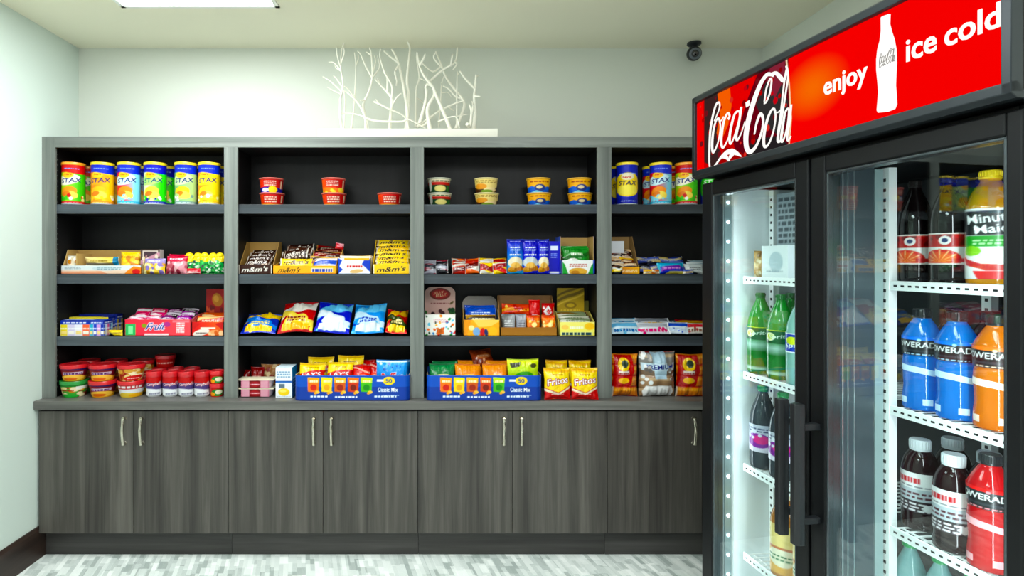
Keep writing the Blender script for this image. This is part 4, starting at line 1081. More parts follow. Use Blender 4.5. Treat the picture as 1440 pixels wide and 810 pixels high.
for i in range(8):
    k, j = divmod(i, 4)
    bar(.105, .058, stripe(.105, .058, [('#16161c', '#20243a', '#101014', '#2a3a7c')[j], '#3c4c9c', '#c8b47a', '#6a7ac0'], None, '#d8dcf0', 180 + i), 'black and blue candy pack heaped around the blue and purple one', 'black and blue candy packs, cooler bay', (X(908 + 15 * j, 3.55), 3.54 + .06 * k, Z2 + .008 + .050 * k), (-35, (4, -6)[i % 2], (12, -8, 5, -14)[j]), 180 + i, t=.032, back='#181820')
xx, ww = px(926, 963, 3.49)
a = pic(ww, .06, '#2a46c0'); a.rect(.0, .62, 1, 1, '#3fb4dc'); a.rect(0, .0, .08, 1, '#58c0dc'); a.poly([(.1, .2), (.85, .5), (.8, .75), (.15, .6)], '#7a2ca8'); a.lines(.2, .4, .8, .62, 1, '#f0b0e8', 2); a.poly([(.25, 0), (1, 0), (1, .22), (.4, .2)], '#e8d87a')
bar(ww, .072, a.done(), 'blue and purple sweet pack at the front of the black candy packs', None, (xx, 3.495, Z2), (-15, 0, 0), 195, t=.05, back='#2a3a9c')
for i in range(3):
    bar(.115, .066, stripe(.1, .066, ['#dfe6ea', '#2a3036', '#9cb0bc', '#f4f8fa'], None, '#2a3036', 200 + i), 'white and black candy pack beside the cooler edge, second shelf', 'white and black candy packs', (X(978 + 7 * i, 3.50), 3.505 + .045 * i, Z2 + .012 * i), (-20, 0, (8, -5, 3)[i]), 200 + i, t=.034, back='#b0b8bc')
for i in range(3):
    place(bag(.06, .03, .022, stripe(.06, .03, [('#e8b838', '#c8702a', '#3858b0')[i], '#f4e8d0'], None, '#5a2a10', 210 + i), ('small gold packet', 'small orange packet', 'small blue packet')[i] + ' lying at the front of the cooler-side bay, second shelf', None, '#806040', 210 + i, flow=True, name='candy_packet', cat='packet'), (X(912 + 8 * i if i < 2 else 968, 3.478), 3.480, Z2))
# ================================================================== THIRD SHELF
# --- first bay: cereal bar cartons, fruit snack box, red display
def bars_art(w, h, cols, top, seed):
    a = pic(w, h, '#e9ecf4'); n = len(cols)
    for i, c in enumerate(cols):
        a.rect(i / n + .012, .02, (i + 1) / n - .012, .72, c); a.rect(i / n + .03, .12, (i + 1) / n - .03, .32, '#f6f2ea' if i % 2 else '#f2dc9c'); a.lines(i / n + .02, .42, (i + 1) / n - .02, .62, 1, '#ffffff', seed + i)
    a.rect(0, .74, 1, 1, top); a.lines(.1, .80, .9, .94, 1, '#ffffff', seed); return a.done()
SB = {}
xc, w = px(85.8, 126.5, 3.50)
top_ = Art(60, 30, '#dfe6f2'); top_.rect(.0, .0, 1, .35, '#2444a8'); top_.lines(.1, .5, .9, .9, 2, '#8aa0d0', 4)
place(carton(w, .095, .094, bars_art(w, .094, ['#e6d24a', '#d8d0e8', '#ece9f2', '#ec7a58'], '#2444a8', 1), '#2a4cae', top_.done(), 'white cereal bar carton with yellow and orange bars, at the third shelf\'s left end'), (xc, 3.495, Z3))
xc, w = px(127.2, 146.5, 3.50)
side = bars_art(.14, .1, ['#2a58b8', '#d8e6f4', '#e06aa0', '#26409c', '#7cc4d8'], '#1f3a9c', 3)
place(carton(w, .095, .094, bars_art(w, .094, ['#4ab0c8', '#3a52bc', '#d8a8dc', '#2a44a8'], '#2444a8', 2), side, '#2c4cb0', 'narrow blue cereal bar carton right beside the white one'), (xc, 3.495, Z3))
xc, w = px(88, 143, 3.59)
top_ = Art(60, 30, '#ece084'); top_.lines(.1, .1, .9, .9, 4, '#c8b23c', 4); top_.rect(.8, 0, 1, 1, '#3850b0')
place(carton(w, .074, .104, bars_art(w, .11, ['#f0e6a0', '#e8d870', '#f4f0d0', '#d8e4f0'], '#e6d660', 5), bars_art(.08, .11, ['#c04a6a', '#d8d4e8', '#3a4ca8'], '#2a3c9c', 7), top_.done(), 'yellow-topped cereal bar carton behind the white and narrow blue ones'), (xc + .040, 3.592, Z3))
top_ = Art(60, 30, '#1d3590'); top_.lines(.1, .2, .9, .8, 3, '#8fa4e0', 4)
place(carton(w, .062, .114, bars_art(w, .12, ['#2844a4', '#1d3590', '#3a58b8'], '#1d3590', 9), bars_art(.06, .12, ['#c8b04a', '#2844a4', '#a89a3a'], '#1a2f84', 2), top_.done(), 'dark blue cereal bar carton at the back, behind the yellow-topped one'), (xc + .052, 3.670, Z3))
a = pic(.07, .03, '#f0d422'); a.poly([(0, 0), (.5, .0), (.2, .6)], '#2c2c24'); a.lines(.3, .4, .9, .7, 1, '#5a4a10', 3)
place(bag(.082, .036, .03, a.done(), 'flat little yellow packet between the cereal bar cartons and the pink box', None, '#c8b020', 300, flow=True, name='candy_packet', cat='packet'), (X(161, 3.48), 3.490, Z3 + .0), (-10, 0, 0))
xc, w = px(175, 268.5, 3.485)
a = pic(w, .100, '#e2545e'); a.fade(0, 1, '#e0485a', '#e8646a'); a.rect(.02, .05, .17, .72, '#3fae68'); a.rect(.06, .15, .13, .6, '#8fe0a4'); a.text('Fruit', .48, .58, .28, .42, '#1f2f8c', .15, 2, '#ffffff', 1.2); a.ell(.30, .62, .04, .12, '#8a9a2c'); a.ell(.64, .70, .05, .14, '#b04a8c'); a.rect(.30, .04, .66, .16, '#f4dde0'); a.lines(.78, .2, .9, .85, 5, '#f6f0f2', 4, .7); a.rect(.72, .82, .97, .94, '#f08a94')
t = tray(w, .18, .100, .118, a.done(), '#c0808a', '#d8505c', 'wide pink fruit snack box with a green patch, open-topped, third shelf', hdrop=.5); place(t, (xc, 3.485, Z3))
r = random.Random(3)
for i in range(12):
    k, j = divmod(i, 4)
    cols = [['#d8246c', '#f4b8cc', '#f0e4ea'], ['#e03a7c', '#f6d8e2', '#c01c50'], ['#2a1420', '#8c2a7a', '#d8ccd8'], ['#241420', '#a83aa0', '#e8e0ec']][j]
    bar(.098, .066, stripe(.098, .066, cols, None, '#ffffff', 310 + i, ends='#d8c8d0'), ('magenta and white fruit snack pouch packed in the wide pink box' if j < 2 else 'dark purple fruit snack pouch packed in the wide pink box'), 'magenta pouches in the pink box' if j < 2 else 'dark purple pouches in the pink box', (X(192 + 22 * j, 3.53), 3.515 + .046 * k, Z3 + .075 + .020 * k), (-55, (4, -5, 3)[i % 3], (5, -4, 8)[k]), 310 + i, t=.026, back='#5a2040')
xc, w = px(269.5, 314.5, 3.485)
a = pic(w, .085, '#d8402c'); a.fade(0, 1, '#d03024', '#e87a3c'); a.poly([(0, 1), (.0, .35), (.28, .85)], '#c01818'); a.poly([(1, 1), (1, .35), (.72, .85)], '#c01818'); a.ell(.30, .26, .26, .22, '#e8ded8', 14); a.lines(.14, .18, .48, .36, 1, '#5a4a44', 3); a.ell(.72, .24, .2, .2, '#e8a878'); a.specks(8, ['#f4c8a0', '#c86a3c'], .55, .05, .95, .45, (.04, .08), 2); a.rect(.28, .5, .74, .62, '#f4e0d4')
hd = pic(w * .9, .11, '#b81a1c'); hd.fade(0, 1, '#a81618', '#c8281c'); hd.ell(.42, .55, .20, .26, '#c88a3c', -25); hd.ell(.38, .60, .1, .13, '#e0ac5c', -25); hd.ell(.85, .62, .2, .3, '#8c4a3a', 20); hd.specks(10, ['#d86a4a', '#7a1014'], 0, 0, 1, .25, (.04, .07), 5)
t = tray(w, .19, .085, .125, a.done(), '#c04a34', '#b83226', 'red and orange cookie display box with a tall red header card, beside the first divider', header=hd.done(), hh=.155, hdrop=.35, hw=.86); place(t, (xc, 3.485, Z3))
t.children[-1].location.x = .0
for i in range(3):
    bar(w * .86, .07, stripe(w, .07, ['#e8702c', '#f8d09c', '#c83a1c'], None, '#fff0e0', 330 + i), 'orange cookie packet standing in the red display box', 'orange cookie packets in the red display box', (xc, 3.52 + .045 * i, Z3 + .052 + .008 * i), (-30, 0, (2, -3, 1)[i]), 330 + i, t=.03, back='#b84a20')

# --- second bay: reclining bags of sweets
def sweet(w, h, base, c2, c3, word_col, seed, foot=None):
    a = pic(w, h, base); a.band(.55, .85, .4, c2, .06, .8); a.band(.3, .5, -.3, c3, .06, 1); a.ell(.5, .34, .34, .16, c3, 8); a.lines(.24, .28, .76, .44, 2, word_col, seed, .7); a.specks(8, [c2, c3, word_col], .02, .02, .98, .3, (.03, .06), seed)
    if foot: a.rect(.12, .05, .88, .22, foot)
    return a.done()
rows = [
 (339, 389, ['#1e44b4', '#f4d21c', '#3a86d8'], '#f8e27a', .20, 'blue and yellow sweet bag slumped low at the start of the second bay', 1, -62, '#f0c81c'),
 (390, 441, ['#c01c24', '#f4efe8', '#e8d26a'], '#7a1418', .25, 'red and white sweet bag leaning back beside the slumped blue and yellow one', 1, -50, '#f0b832'),
 (441.5, 492.5, ['#1a3cc4', '#7cc8f0', '#e4f0fa'], '#f4faff', .24, 'royal blue and white sweet bag leaning back in the middle of the bay', 1, -48, '#eaf2f6'),
 (493.5, 541, ['#2a9ae4', '#7ccaf2', '#cfeafa'], '#2a50b0', .235, 'sky blue sweet bag leaning back next to the royal blue one', 1, -48, '#e0f0f8'),
 (541.5, 572.5, ['#d01f2c', '#f0c030', '#3a4a1c'], '#f8e8b0', .21, 'red and yellow sweet bag squeezed against the second divider, third shelf', 1, -55, '#f0d24a')]
for q, (p0, p1, cs, wc, h, lab, n, ang, foot) in enumerate(rows):
    xx, ww = px(p0, p1, 3.52)
    for i in range(n):
        a = sweet(ww, h, cs[0], cs[1], cs[2], wc, 350 + q * 3 + i, foot)
        place(bag(ww * (.97 - .04 * i), h, .066, a, lab if i == 0 else lab.split(' sweet')[0] + ' sweet bag in the row behind', None, cs[0], 350 + q * 3 + i, cr=2.3, bk=.3), (xx + .010 * i, 3.500 + .075 * i, Z3 + .010 + .002 * i), (ang + 14 * i, (2, -3, 3, -2, 4)[q], (3, -2, 2, -3, 2)[q]))

# --- third bay
xc, w = px(596.5, 641, 3.50)
a = pic(w, .128, '#f2f1ec'); a.specks(34, ['#d8323c', '#3a8ac8', '#2c8a44', '#f0b432', '#8c3a8c', '#e8782c', '#7ac4e0', '#1c4a28'], .02, .02, .98, .95, (.03, .055), 8, .7); a.poly([(.38, .08), (.62, .08), (.58, .34), (.42, .34)], '#b8641c'); a.text('23', .50, .24, .26, .3, '#d8782c', 0, 0); a.lines(.3, .62, .7, .82, 3, '#d89aa8', 5)
hd = pic(w, .165, '#cfb0a8'); hd.ell(.5, .74, .34, .22, '#7a2c1c'); hd.ell(.5, .74, .27, .16, '#b03024'); hd.text('JELLY', .46, .78, .34, .10, '#f0d9b4', .1, 8); hd.text('BELLY', .54, .70, .34, .10, '#f0d9b4', .1, 8); hd.lines(.2, .38, .8, .46, 1, '#8c5a5a', 3); hd.specks(9, ['#2c1c20', '#3a6a3a', '#1c4a2c', '#4a2a30'], .0, .0, 1, .2, (.05, .09), 2); hd.ell(.88, .42, .08, .04, '#6a5a3a', 40)
t = tray(w, .16, .128, .122, a.done(), '#d8cfc8', '#e8e4dc', 'white jelly bean box spotted with coloured beans, pink header card with a red oval', header=hd.done(), hh=.172, hround=.22, hdrop=.4, lean=-.02)
place(t, (xc, 3.50, Z3))
for i in range(4):
    place(bag(w * .84, .092, .026, nut(w * .84, .09, '#f0ece4', '#d8d4cc', ['#c83a4a', '#3a7ac0', '#f0b83a', '#3a9a4a'], 380 + i), 'small jelly bean packet inside the white spotted box', 'jelly bean packets in the white box', '#d8d4cc', 380 + i, name='candy_packet', cat='packet'), (xc, 3.522 + .034 * i, Z3 + .006), (-6, 0, 0))
xc, w = px(652, 703, 3.485)
a = pic(w, .098, '#f2b227'); a.poly([(.0, 0), (.10, 0), (.22, 1), (0, 1)], '#e8a01c'); a.poly([(.25, 1), (.42, .55), (.75, .6), (.98, .9), (1, 1)], '#f6d27c'); a.ell(.36, .28, .10, .26, '#8ab0d8', 10); a.ell(.52, .24, .07, .26, '#c83a2c', -8); a.ell(.62, .22, .05, .22, '#2c3a6c', 8); a.ell(.80, .28, .12, .3, '#f6c050', 6); a.ell(.22, .5, .08, .16, '#fbe4a8')
hd = pic(w, .07, '#8d8884'); hd.fade(0, 1, '#9a948e', '#7c7874')
t = tray(w, .19, .098, .150, a.done(), '#7c766e', '#c9962a', 'yellow sweet box with a round-topped plain grey header card, third shelf', header=hd.done(), hh=.085, hround=.55, hdrop=.3); place(t, (xc, 3.485, Z3))
bar(w * .84, .075, stripe(w, .075, ['#e8c84a', '#b8902c', '#4a3a2c', '#f4e2a0'], None, '#f8f0d0', 6), 'yellow and brown sweet bag at the front of the round-topped yellow box', None, (xc, 3.525, Z3 + .058), (-30, 0, 2), 390, t=.04)
for i in range(2):
    bar(w * .86, .085, stripe(w, .085, ['#1c62c8', '#3a8ae0', '#12409c'], None, '#dfeefc', 7 + i), ('blue sweet bag sticking out of the round-topped yellow box', 'blue sweet bag lying further back in the round-topped yellow box')[i], None, (xc, 3.575 + .05 * i, Z3 + .085 + .012 * i), (-25, 0, -3 + 5 * i), 391 + i, t=.04, back='#1a4ea8')
xc, w = px(703.5, 783.5, 3.49)
a = pic(w, .052, '#a9783c'); a.fade(0, 1, '#b08040', '#9c6c34', True)
t = tray(w, .19, .052, .235, a.done(), '#8d6232', '#a87a40', 'brown cardboard carton holding orange and silver sachets, third shelf', hdrop=.12); place(t, (xc, 3.49, Z3))
for i in range(4):
    k = i % 2
    a = Art(20, 34, '#8a8a88' if k == 0 else '#b8b8bc'); a.fade(0, 1, '#5a5a58' if k == 0 else '#9a9aa4', '#c4c6ca'); a.lines(.2, .3, .85, .75, 4, '#e8e8ea' if k == 0 else '#6a6a74', i)
    place(bag(.082 if k == 0 else .062, .118, .03, a.done(), ('dark grey and silver sachet standing in the brown carton', 'silver sachet with grey print standing in the brown carton')[k], ('dark silver sachets in the brown carton', 'light silver sachets in the brown carton')[k], '#8a8a90', 400 + i, name='snack_sachet', cat='sachet'), (X(715 if k == 0 else 733, 3.52), 3.512 + .036 * (i // 2), Z3 + .006), (-8, 0, 0))
for i in range(4):
    k = i % 2; a = Art(24, 34, '#f08a1c'); a.specks(14, ['#f8c23a', '#fbe08a', '#d8661a', '#ffe9b0'], 0, 0, 1, .8, (.06, .14), 410 + i); a.ell(.55, .5, .2, .13, '#fbe8a8'); a.rect(0, .86, 1, 1, '#d85a18')
    place(bag(.080, .112, .034, a.done(), ('orange sachet beside the silver ones in the brown carton', 'orange sachet at the end of the brown carton')[k], ('orange sachets beside the silver ones', 'orange sachets at the end of the carton')[k], '#c86a18', 410 + i, name='snack_sachet', cat='sachet'), (X((750, 772)[k], 3.52), 3.512 + .038 * (i // 2), Z3 + .006), (-8, 0, 0))
a = pic(.2, .07, '#e85a1c'); a.band(.35, .6, .2, '#f6a83a', .08); a.specks(10, ['#f8d06a', '#c83a14'], .1, .1, .9, .9, (.03, .06), 3)
bar(.185, .075, a.done(), 'long orange bag lying across the back of the brown carton', None, (X(727, 3.6), 3.612, Z3 + .112), (-15, 2, 0), 420, t=.05, back='#c84a18')
a = pic(.08, .12, '#d4141c'); a.ell(.5, .62, .42, .30, '#e01820'); a.text('Kit', .5, .30, .5, .10, '#ffffff', 0, 0) if 0 else a.lines(.25, .24, .75, .34, 1, '#ffffff', 3)
place(bag(.072, .125, .04, a.done(), 'bright red round-topped sachet in the brown carton', None, '#b01018', 421, name='snack_sachet', cat='sachet'), (X(752.5, 3.58), 3.600, Z3 + .085), (-6, 0, 0))
a = pic(.09, .1, '#c81c20'); a.poly([(.1, .5), (.4, .2), (.8, .45), (.5, .85)], '#f4eeee'); a.poly([(.35, .5), (.5, .35), (.65, .5), (.5, .65)], '#c81c20'); a.specks(6, ['#f8f0f0', '#e04a4a'], .1, .1, .9, .9, (.05, .09), 3)
place(bag(.080, .105, .035, a.done(), 'red and white sachet at the back corner of the brown carton', None, '#a01418', 422, name='snack_sachet', cat='sachet'), (X(771, 3.6), 3.602, Z3 + .085), (-6, 0, 0))
# yellow box with patterned header
xc, w = px(787, 837, 3.485)
a = pic(w, .085, '#f3ea86'); a.fade(0, 1, '#f0e678', '#f6ef9a', True); a.rect(.04, .08, .92, .30, '#e9ecb0'); a.lines(.08, .08, .9, .32, 1, '#1f4a54', 4, .8); a.ell(.84, .68, .14, .24, '#f2c62c'); a.ell(.16, .62, .10, .16, '#f6d27c'); a.lines(.3, .5, .66, .72, 1, '#fbfbe6', 3, .8)
hd = pic(w * .85, .13, '#b59a3a'); hd.band(.62, .75, .5, '#7a6620', .03, 1); hd.band(.85, .95, .5, '#7a6620', .03, 1); hd.band(.48, .56, .5, '#d8bc5c', .02, 1); hd.ell(.5, .28, .22, .14, '#8c7422'); hd.ell(.5, .28, .14, .08, '#c8ac48'); hd.lines(.15, .06, .85, .14, 1, '#e0c868', 3)
t = tray(w, .19, .085, .135, a.done(), '#b0a04c', '#d8cc5c', 'pale yellow nut bar box with an olive patterned header card, beside the third divider', header=hd.done(), hh=.150, hround=.0, hdrop=.35, hw=.80); place(t, (xc, 3.485, Z3))
for i in range(4):
    bar(w * .88, .068, stripe(w, .068, [('#d8dcd0', '#c8ccba', '#b8bc98', '#8c6a30')[i], '#f0f0e4', '#8a9a78'], None, '#5a6a50', 430 + i), 'pale silvery nut bar lined up in the pale yellow box', 'nut bars in the pale yellow box', (xc, 3.505 + .036 * i, Z3 + .062 + .010 * i), (-55, 0, (1, -2, 2, -1)[i]), 430 + i, t=.024)
# olive packet half hidden behind the third divider
place(carton(.055, .05, .20, plain_art('#5c5a2c'), '#4a4822', '#6a6834', 'dark olive packet standing in shadow behind the pale yellow nut bar box', name='snack_packet', cat='packet'), (X(822, 3.68), 3.684, Z3 + .02 - .02))

# --- fourth bay: flat packets
def flat(p0, p1, D_, h, d, cols, lab, seed, ang=-70, word=None, rz=0, dz=0):
    xx, ww = px(p0, p1, D_)
    a = pic(ww, h, cols[0]); a.band(.55, .85, .1, cols[1], .02, 1); a.lines(.1, .15, .9, .45, 1, cols[2], seed, .8); a.specks(6, cols[1:], .05, .05, .95, .5, (.03, .06), seed)
    return place(bag(ww, h, .026, a.done(), lab, None, cols[0], seed, name='candy_pack', cat='sweets', flow=True), (xx, D_, Z3 + .010 + dz), (ang, 0, rz))
flat(861, 900, 3.50, .085, .1, ['#cfe6f2', '#7ab8dc', '#1c6aa8'], 'pale blue mint pack at the front of the cooler-side bay', 440, -35)
flat(862, 898, 3.60, .10, .1, ['#5aa8d4', '#cfe6f2', '#1c5a98'], 'mid blue mint pack lying behind the pale blue ones', 441, -60, dz=.028)
flat(861, 886, 3.57, .07, .1, ['#e4f2fa', '#8cc4e4', '#2a78b4'], 'white and blue mint pack tucked behind the pale blue front one', 442, -40, dz=.004)
flat(897, 943, 3.50, .08, .1, ['#e6e9ee', '#b8bcc4', '#d8287c'], 'white candy pack with pink, yellow and green print', 443, -35)
flat(899, 946, 3.60, .10, .1, ['#d4d8de', '#9aa0a8', '#f2ca2c'], 'silver-grey candy pack behind the pink printed one', 444, -62, dz=.030)
flat(938, 966, 3.505, .085, .1, ['#e0ecf6', '#2a58c0', '#c8d8ec'], 'white candy pack with a dark blue corner', 445, -40, rz=-18)
flat(920, 962, 3.655, .07, .1, ['#c0c8d0', '#7a8894', '#f0f4f8'], 'slim grey candy pack far back among the flat packets', 446, -70, dz=.034)
flat(951, 990, 3.55, .15, .1, ['#b8343c', '#c89a3a', '#3a8a44'], 'large red and green pack slanting back by the cooler edge', 447, -66, rz=-22, dz=.008)
flat(966, 1000, 3.50, .07, .1, ['#efe9e2', '#c83a44', '#8c6a5c'], 'white pack with a red edge nearest the drinks cooler, third shelf', 448, -30, rz=-8)

# ================================================================== COUNTER LEVEL
def soup_art(kind):
    a = Art(60, 34, '#a01c28')
    if kind == 'maroon':
        a.fade(0, 1, '#8c1a2c', '#6a1428'); a.rect(0, .0, 1, .34, '#e0a84a'); a.ell(.5, .28, .36, .22, '#f0c46a'); a.ell(.44, .2, .2, .12, '#d8782c'); a.rect(.25, .52, .78, .72, '#e8e0ea'); a.lines(.28, .54, .75, .7, 1, '#5a2a6a', 3, .8); a.band(.86, 1.1, 0, '#3a2a6a', .03, 1)
    elif kind == 'green':
        a.specks(40, ['#e0b84a', '#e8d8a0', '#58a84a', '#f4e8c4', '#c88a2c'], 0, 0, 1, 1, (.06, .13), 5); a.rect(0, .82, 1, 1, '#2c8a3a'); a.ell(.4, .12, .3, .16, '#3fae4c'); a.rect(.6, .62, .95, .85, '#f4f4ec'); a.lines(.1, .5, .55, .72, 1, '#a8241c', 3)
    elif kind == 'noodle':
        a.specks(46, ['#e8d29a', '#d8a85a', '#f4e8c8', '#b8702c', '#f0dcae'], 0, 0, 1, 1, (.05, .12), 6); a.ell(.62, .26, .28, .2, '#c82430', 8); a.lines(.45, .2, .8, .34, 1, '#f4dcd8', 4)
    elif kind == 'white':
        a.rect(0, 0, 1, 1, '#eef0f2'); a.rect(0, .66, 1, 1, '#b81c28'); a.lines(.15, .74, .85, .94, 1, '#f8f0f0', 6, .8); a.poly([(0, .1), (.3, .4), (1, .3), (1, 0), (0, 0)], '#e8ca6a'); a.ell(.7, .16, .22, .14, '#f0b83c')
    elif kind == 'small':
        a.fade(0, 1, '#d8382c', '#a81c1c'); a.ell(.55, .45, .3, .36, '#3a8a3c'); a.ell(.62, .5, .18, .22, '#f0ead0'); a.ell(.3, .3, .14, .2, '#f0a83a')
    return a.done()
SO = {k: soup_art(k) for k in ('maroon', 'green', 'noodle', 'white', 'small')}
def soup(kind, rim, c, z, D_, lab, rt=.0755, rb=.058, h=.097, grp='soup bowls on the counter'):
    return place(bowl(rt, rb, h, SO[kind], rim, lab, grp, name='soup_bowl', lidh=.020, over=1.05), (X(c, D_), D_, z), (0, 0, -math.degrees(math.atan((c - VX) / F)) * .6))
red = '#c9151f'
for kt, kb, rt_, rb_, c, lt, lb in (
  ('maroon', 'green', red, '#1f8a34', 105, 'maroon soup bowl with a red lid on top of the green-lidded one', 'green-lidded soup bowl at the foot of the first stack'),
  ('maroon', 'maroon', red, red, 145, 'maroon soup bowl with a red lid, upper one of the second stack', 'maroon soup bowl with a red lid, lower one of the second stack'),
  ('noodle', 'white', red, red, 185, 'noodle soup bowl with a red lid, upper one of the third stack', 'white-fronted soup bowl with a red lid, lower one of the third stack')):
    soup(kb, rb_, c, Z4, 3.520, lb); soup(kt, rt_, c, Z4 + .0972, 3.520, lt)
    c2 = VX + (c - VX) * .9604
    soup(kb, red, c2, Z4, 3.665, lb.split(' at ')[0].split(',')[0].split(' with ')[0] + ', lower one in the rear row behind the ' + ('first', 'second', 'third')[(c - 105) // 40] + ' stack', .062)
    soup(kt, red, c2, Z4 + .0972, 3.665, lt.split(' on ')[0].split(' with ')[0].split(',')[0] + ', upper one in the rear row behind the ' + ('first', 'second', 'third')[(c - 105) // 40] + ' stack', .062)
# sipping soup cups with white lower fronts
a = Art(46, 66, '#40406a'); a.fade(.3, .62, '#e9edf2', '#4a3e74', True); a.rect(0, 0, 1, .45, '#f1f3f5'); a.rect(0, .62, 1, 1, '#b91a26'); a.band(.44, .64, 0, '#5a4c80', .02, 1); a.text("Campbell's", .5, .60, .66, .15, '#ffffff', .25, 3, '#8c1420', .5); a.lines(.28, .2, .74, .36, 2, '#8c8ea0', 3, .6); a.rect(.12, .02, .88, .05, '#c4c8d4')
CAMP = a.done()
def sipcup(c, D_, lab, z=Z4):
    o = empty('soup_cup'); r0, r1, h = .050, .046, .152
    MB().wrap([.036, .0440, .0452, .0458, .0458], [0.002, .010, .06, .10, .122], CAMP).lathe([(.001, .001, '#e8e8e8'), (.036, 0, '#e8e8e8'), (.0362, .0025, '#e8e8e8')], 36, cap=False).build('cup', M['carton'], o)
    MB().lathe([(.0462, .119), (.0472, .121), (.0472, .146), (.0455, .150), (.041, .151), (.040, .147), (.001, .147)], 40, '#c4141f').build('lid', M['plastic'], o)
    tag(o, lab, 'soup cup', 'red-lidded soup cups on the counter')
    return place(o, (X(c, D_), D_, z), (0, 0, -math.degrees(math.atan((c - VX) / F)) * 1.0))
for i, c in enumerate((217, 240, 262.5, 284.5)):
    sipcup(c, 3.515, ('red-lidded sipping soup cup next to the white-fronted soup bowl', 'red-lidded sipping soup cup, second of four from the soup bowls', 'red-lidded sipping soup cup, third of four from the soup bowls', 'red-lidded sipping soup cup beside the pair of small orange-red bowls')[i])
for i, c in enumerate((225, 247.5, 270)):
    sipcup(c, 3.625, ('red-lidded sipping soup cup in the rear row, nearest the soup bowls', 'red-lidded sipping soup cup in the middle of the rear row', 'red-lidded sipping soup cup in the rear row, nearest the first divider')[i])
a = Art(40, 30, '#a81c1c'); a.fade(0, 1, '#c8242a', '#8c1418'); a.lines(.2, .45, .8, .75, 1, '#e8c0b8', 3); SO['dim'] = a.done()
for i, c in enumerate((229, 238)):
    pass
soup('dim', '#a8161d', 233, Z4 + .1525, 3.655, 'dark red soup bowl resting on the rear row of sipping cups', .058, .048, .075)
for i in (0, 1):
    soup('small', red, 305.5, Z4 + .0772 * i, 3.515, ('small orange-red bowl by the first divider, lower one', 'small orange-red bowl by the first divider, upper one')[i], .0425, .036, .077)

# --- second bay: fruit cup packs, blue-white box
def fruitpack(lab, loc, rz=0, seed=0, w=.222):
    o = empty('fruit_cup_pack')
    b = MB(); hw = w / 4
    for s in (-1, 1):
        b.lathe([(.001, .002), (.030, 0), (.034, .004), (.044, .046), (.046, .048), (.001, .048)], 28, '#f0cfd6', cx=s * hw * .98, sq=1.2)
    b.build('cup', M['plastic'], o)
    b = MB()
    b.box(-w / 2, w / 2, -.050, .050, .0482, .0515, '#eadfc0'); b.build('foil_lid', M['paper'], o, smooth=0)
    a = Art(40, 26, '#d9a6b4'); a.rect(.30, 0, .68, 1, '#7c1424'); a.ell(.49, .5, .17, .36, '#a01c30'); a.lines(.36, .38, .64, .6, 1, '#f4d8dc', 3, .8); a.rect(.0, .0, .06, 1, '#c88a9c'); a.rect(.94, 0, 1, 1, '#c88a9c')
    art_ = a.done(); m = MB(); nv, nu = art_.shape[:2]
    u, v = np.meshgrid(np.linspace(-1, 1, nu), np.linspace(0, 1, nv)); 
    m.grid(np.stack([u * w * .38, -.0515 + 0 * u, .004 + v * .043], -1), art_); m.box(-w * .38, w * .38, -.0514, -.0500, .004, .047, '#caa0ac'); m.build('sleeve', M['carton'], o, smooth=0)
    return place(tag(o, lab, 'fruit cups', 'pink fruit cup packs on the counter'), loc, (0, 0, rz))
fruitpack('pink fruit cup pack, lower one of the stack beside the blue-white box', (X(362.5, 3.523), 3.523, Z4))
fruitpack('pink fruit cup pack, upper one of the stack beside the blue-white box', (X(362.5, 3.523), 3.523, Z4 + .0525))
a = pic(.09, .12, '#8c1c22'); a.lines(.2, .5, .8, .7, 2, '#e8c4b8', 3); a.ell(.5, .3, .3, .16, '#c84a3a')
place(bag(.085, .155, .05, a.done(), 'dark red snack pouch standing behind the pink fruit cups', None, '#6a1418', 460), (X(361, 3.585), 3.588, Z4), (-8, 0, 0))
place(bag(.070, .135, .05, a.done(), 'short dark red pouch against the first divider behind the fruit cups', None, '#6a1418', 461), (X(343, 3.60), 3.604, Z4), (-8, 0, 0))
a = pic(.12, .15, '#a87a52'); a.specks(20, ['#c8a074', '#7a4c34', '#e0c8a4', '#8c3a30'], 0, 0, 1, 1, (.06, .12), 3)
place(bag(.125, .165, .05, a.done(), 'brown mixed snack pouch behind the fruit cups and the blue-white box', None, '#8a6040', 462), (X(379, 3.61), 3.628, Z4), (-6, 0, -4))
xc, w = px(388, 411, 3.46)
a = pic(w, .185, '#f2f5f7'); a.rect(0, .50, 1, .56, '#2a6ab4'); a.lines(.1, .66, .9, .9, 3, '#8aa8c4', 4, .6); a.ell(.5, .20, .34, .12, '#f0d23c'); a.ell(.45, .23, .2, .05, '#f8e88a'); a.rect(.2, .33, .55, .46, '#6a7a88'); a.lines(.1, .04, .9, .08, 1, '#9ab0c8', 3)
sd = Art(20, 50, '#1f9ad0'); sd.fade(0, 1, '#2aa4d8', '#1a84b8'); sd.lines(.2, .3, .8, .7, 4, '#d8f0fa', 3)
place(carton(w, .12, .182, a.done(), sd.done(), '#d8ecf6', 'upright white and blue pudding box with blue sides, left of the first chip tray'), (xc, 3.455, Z4), (0, 0, 0))

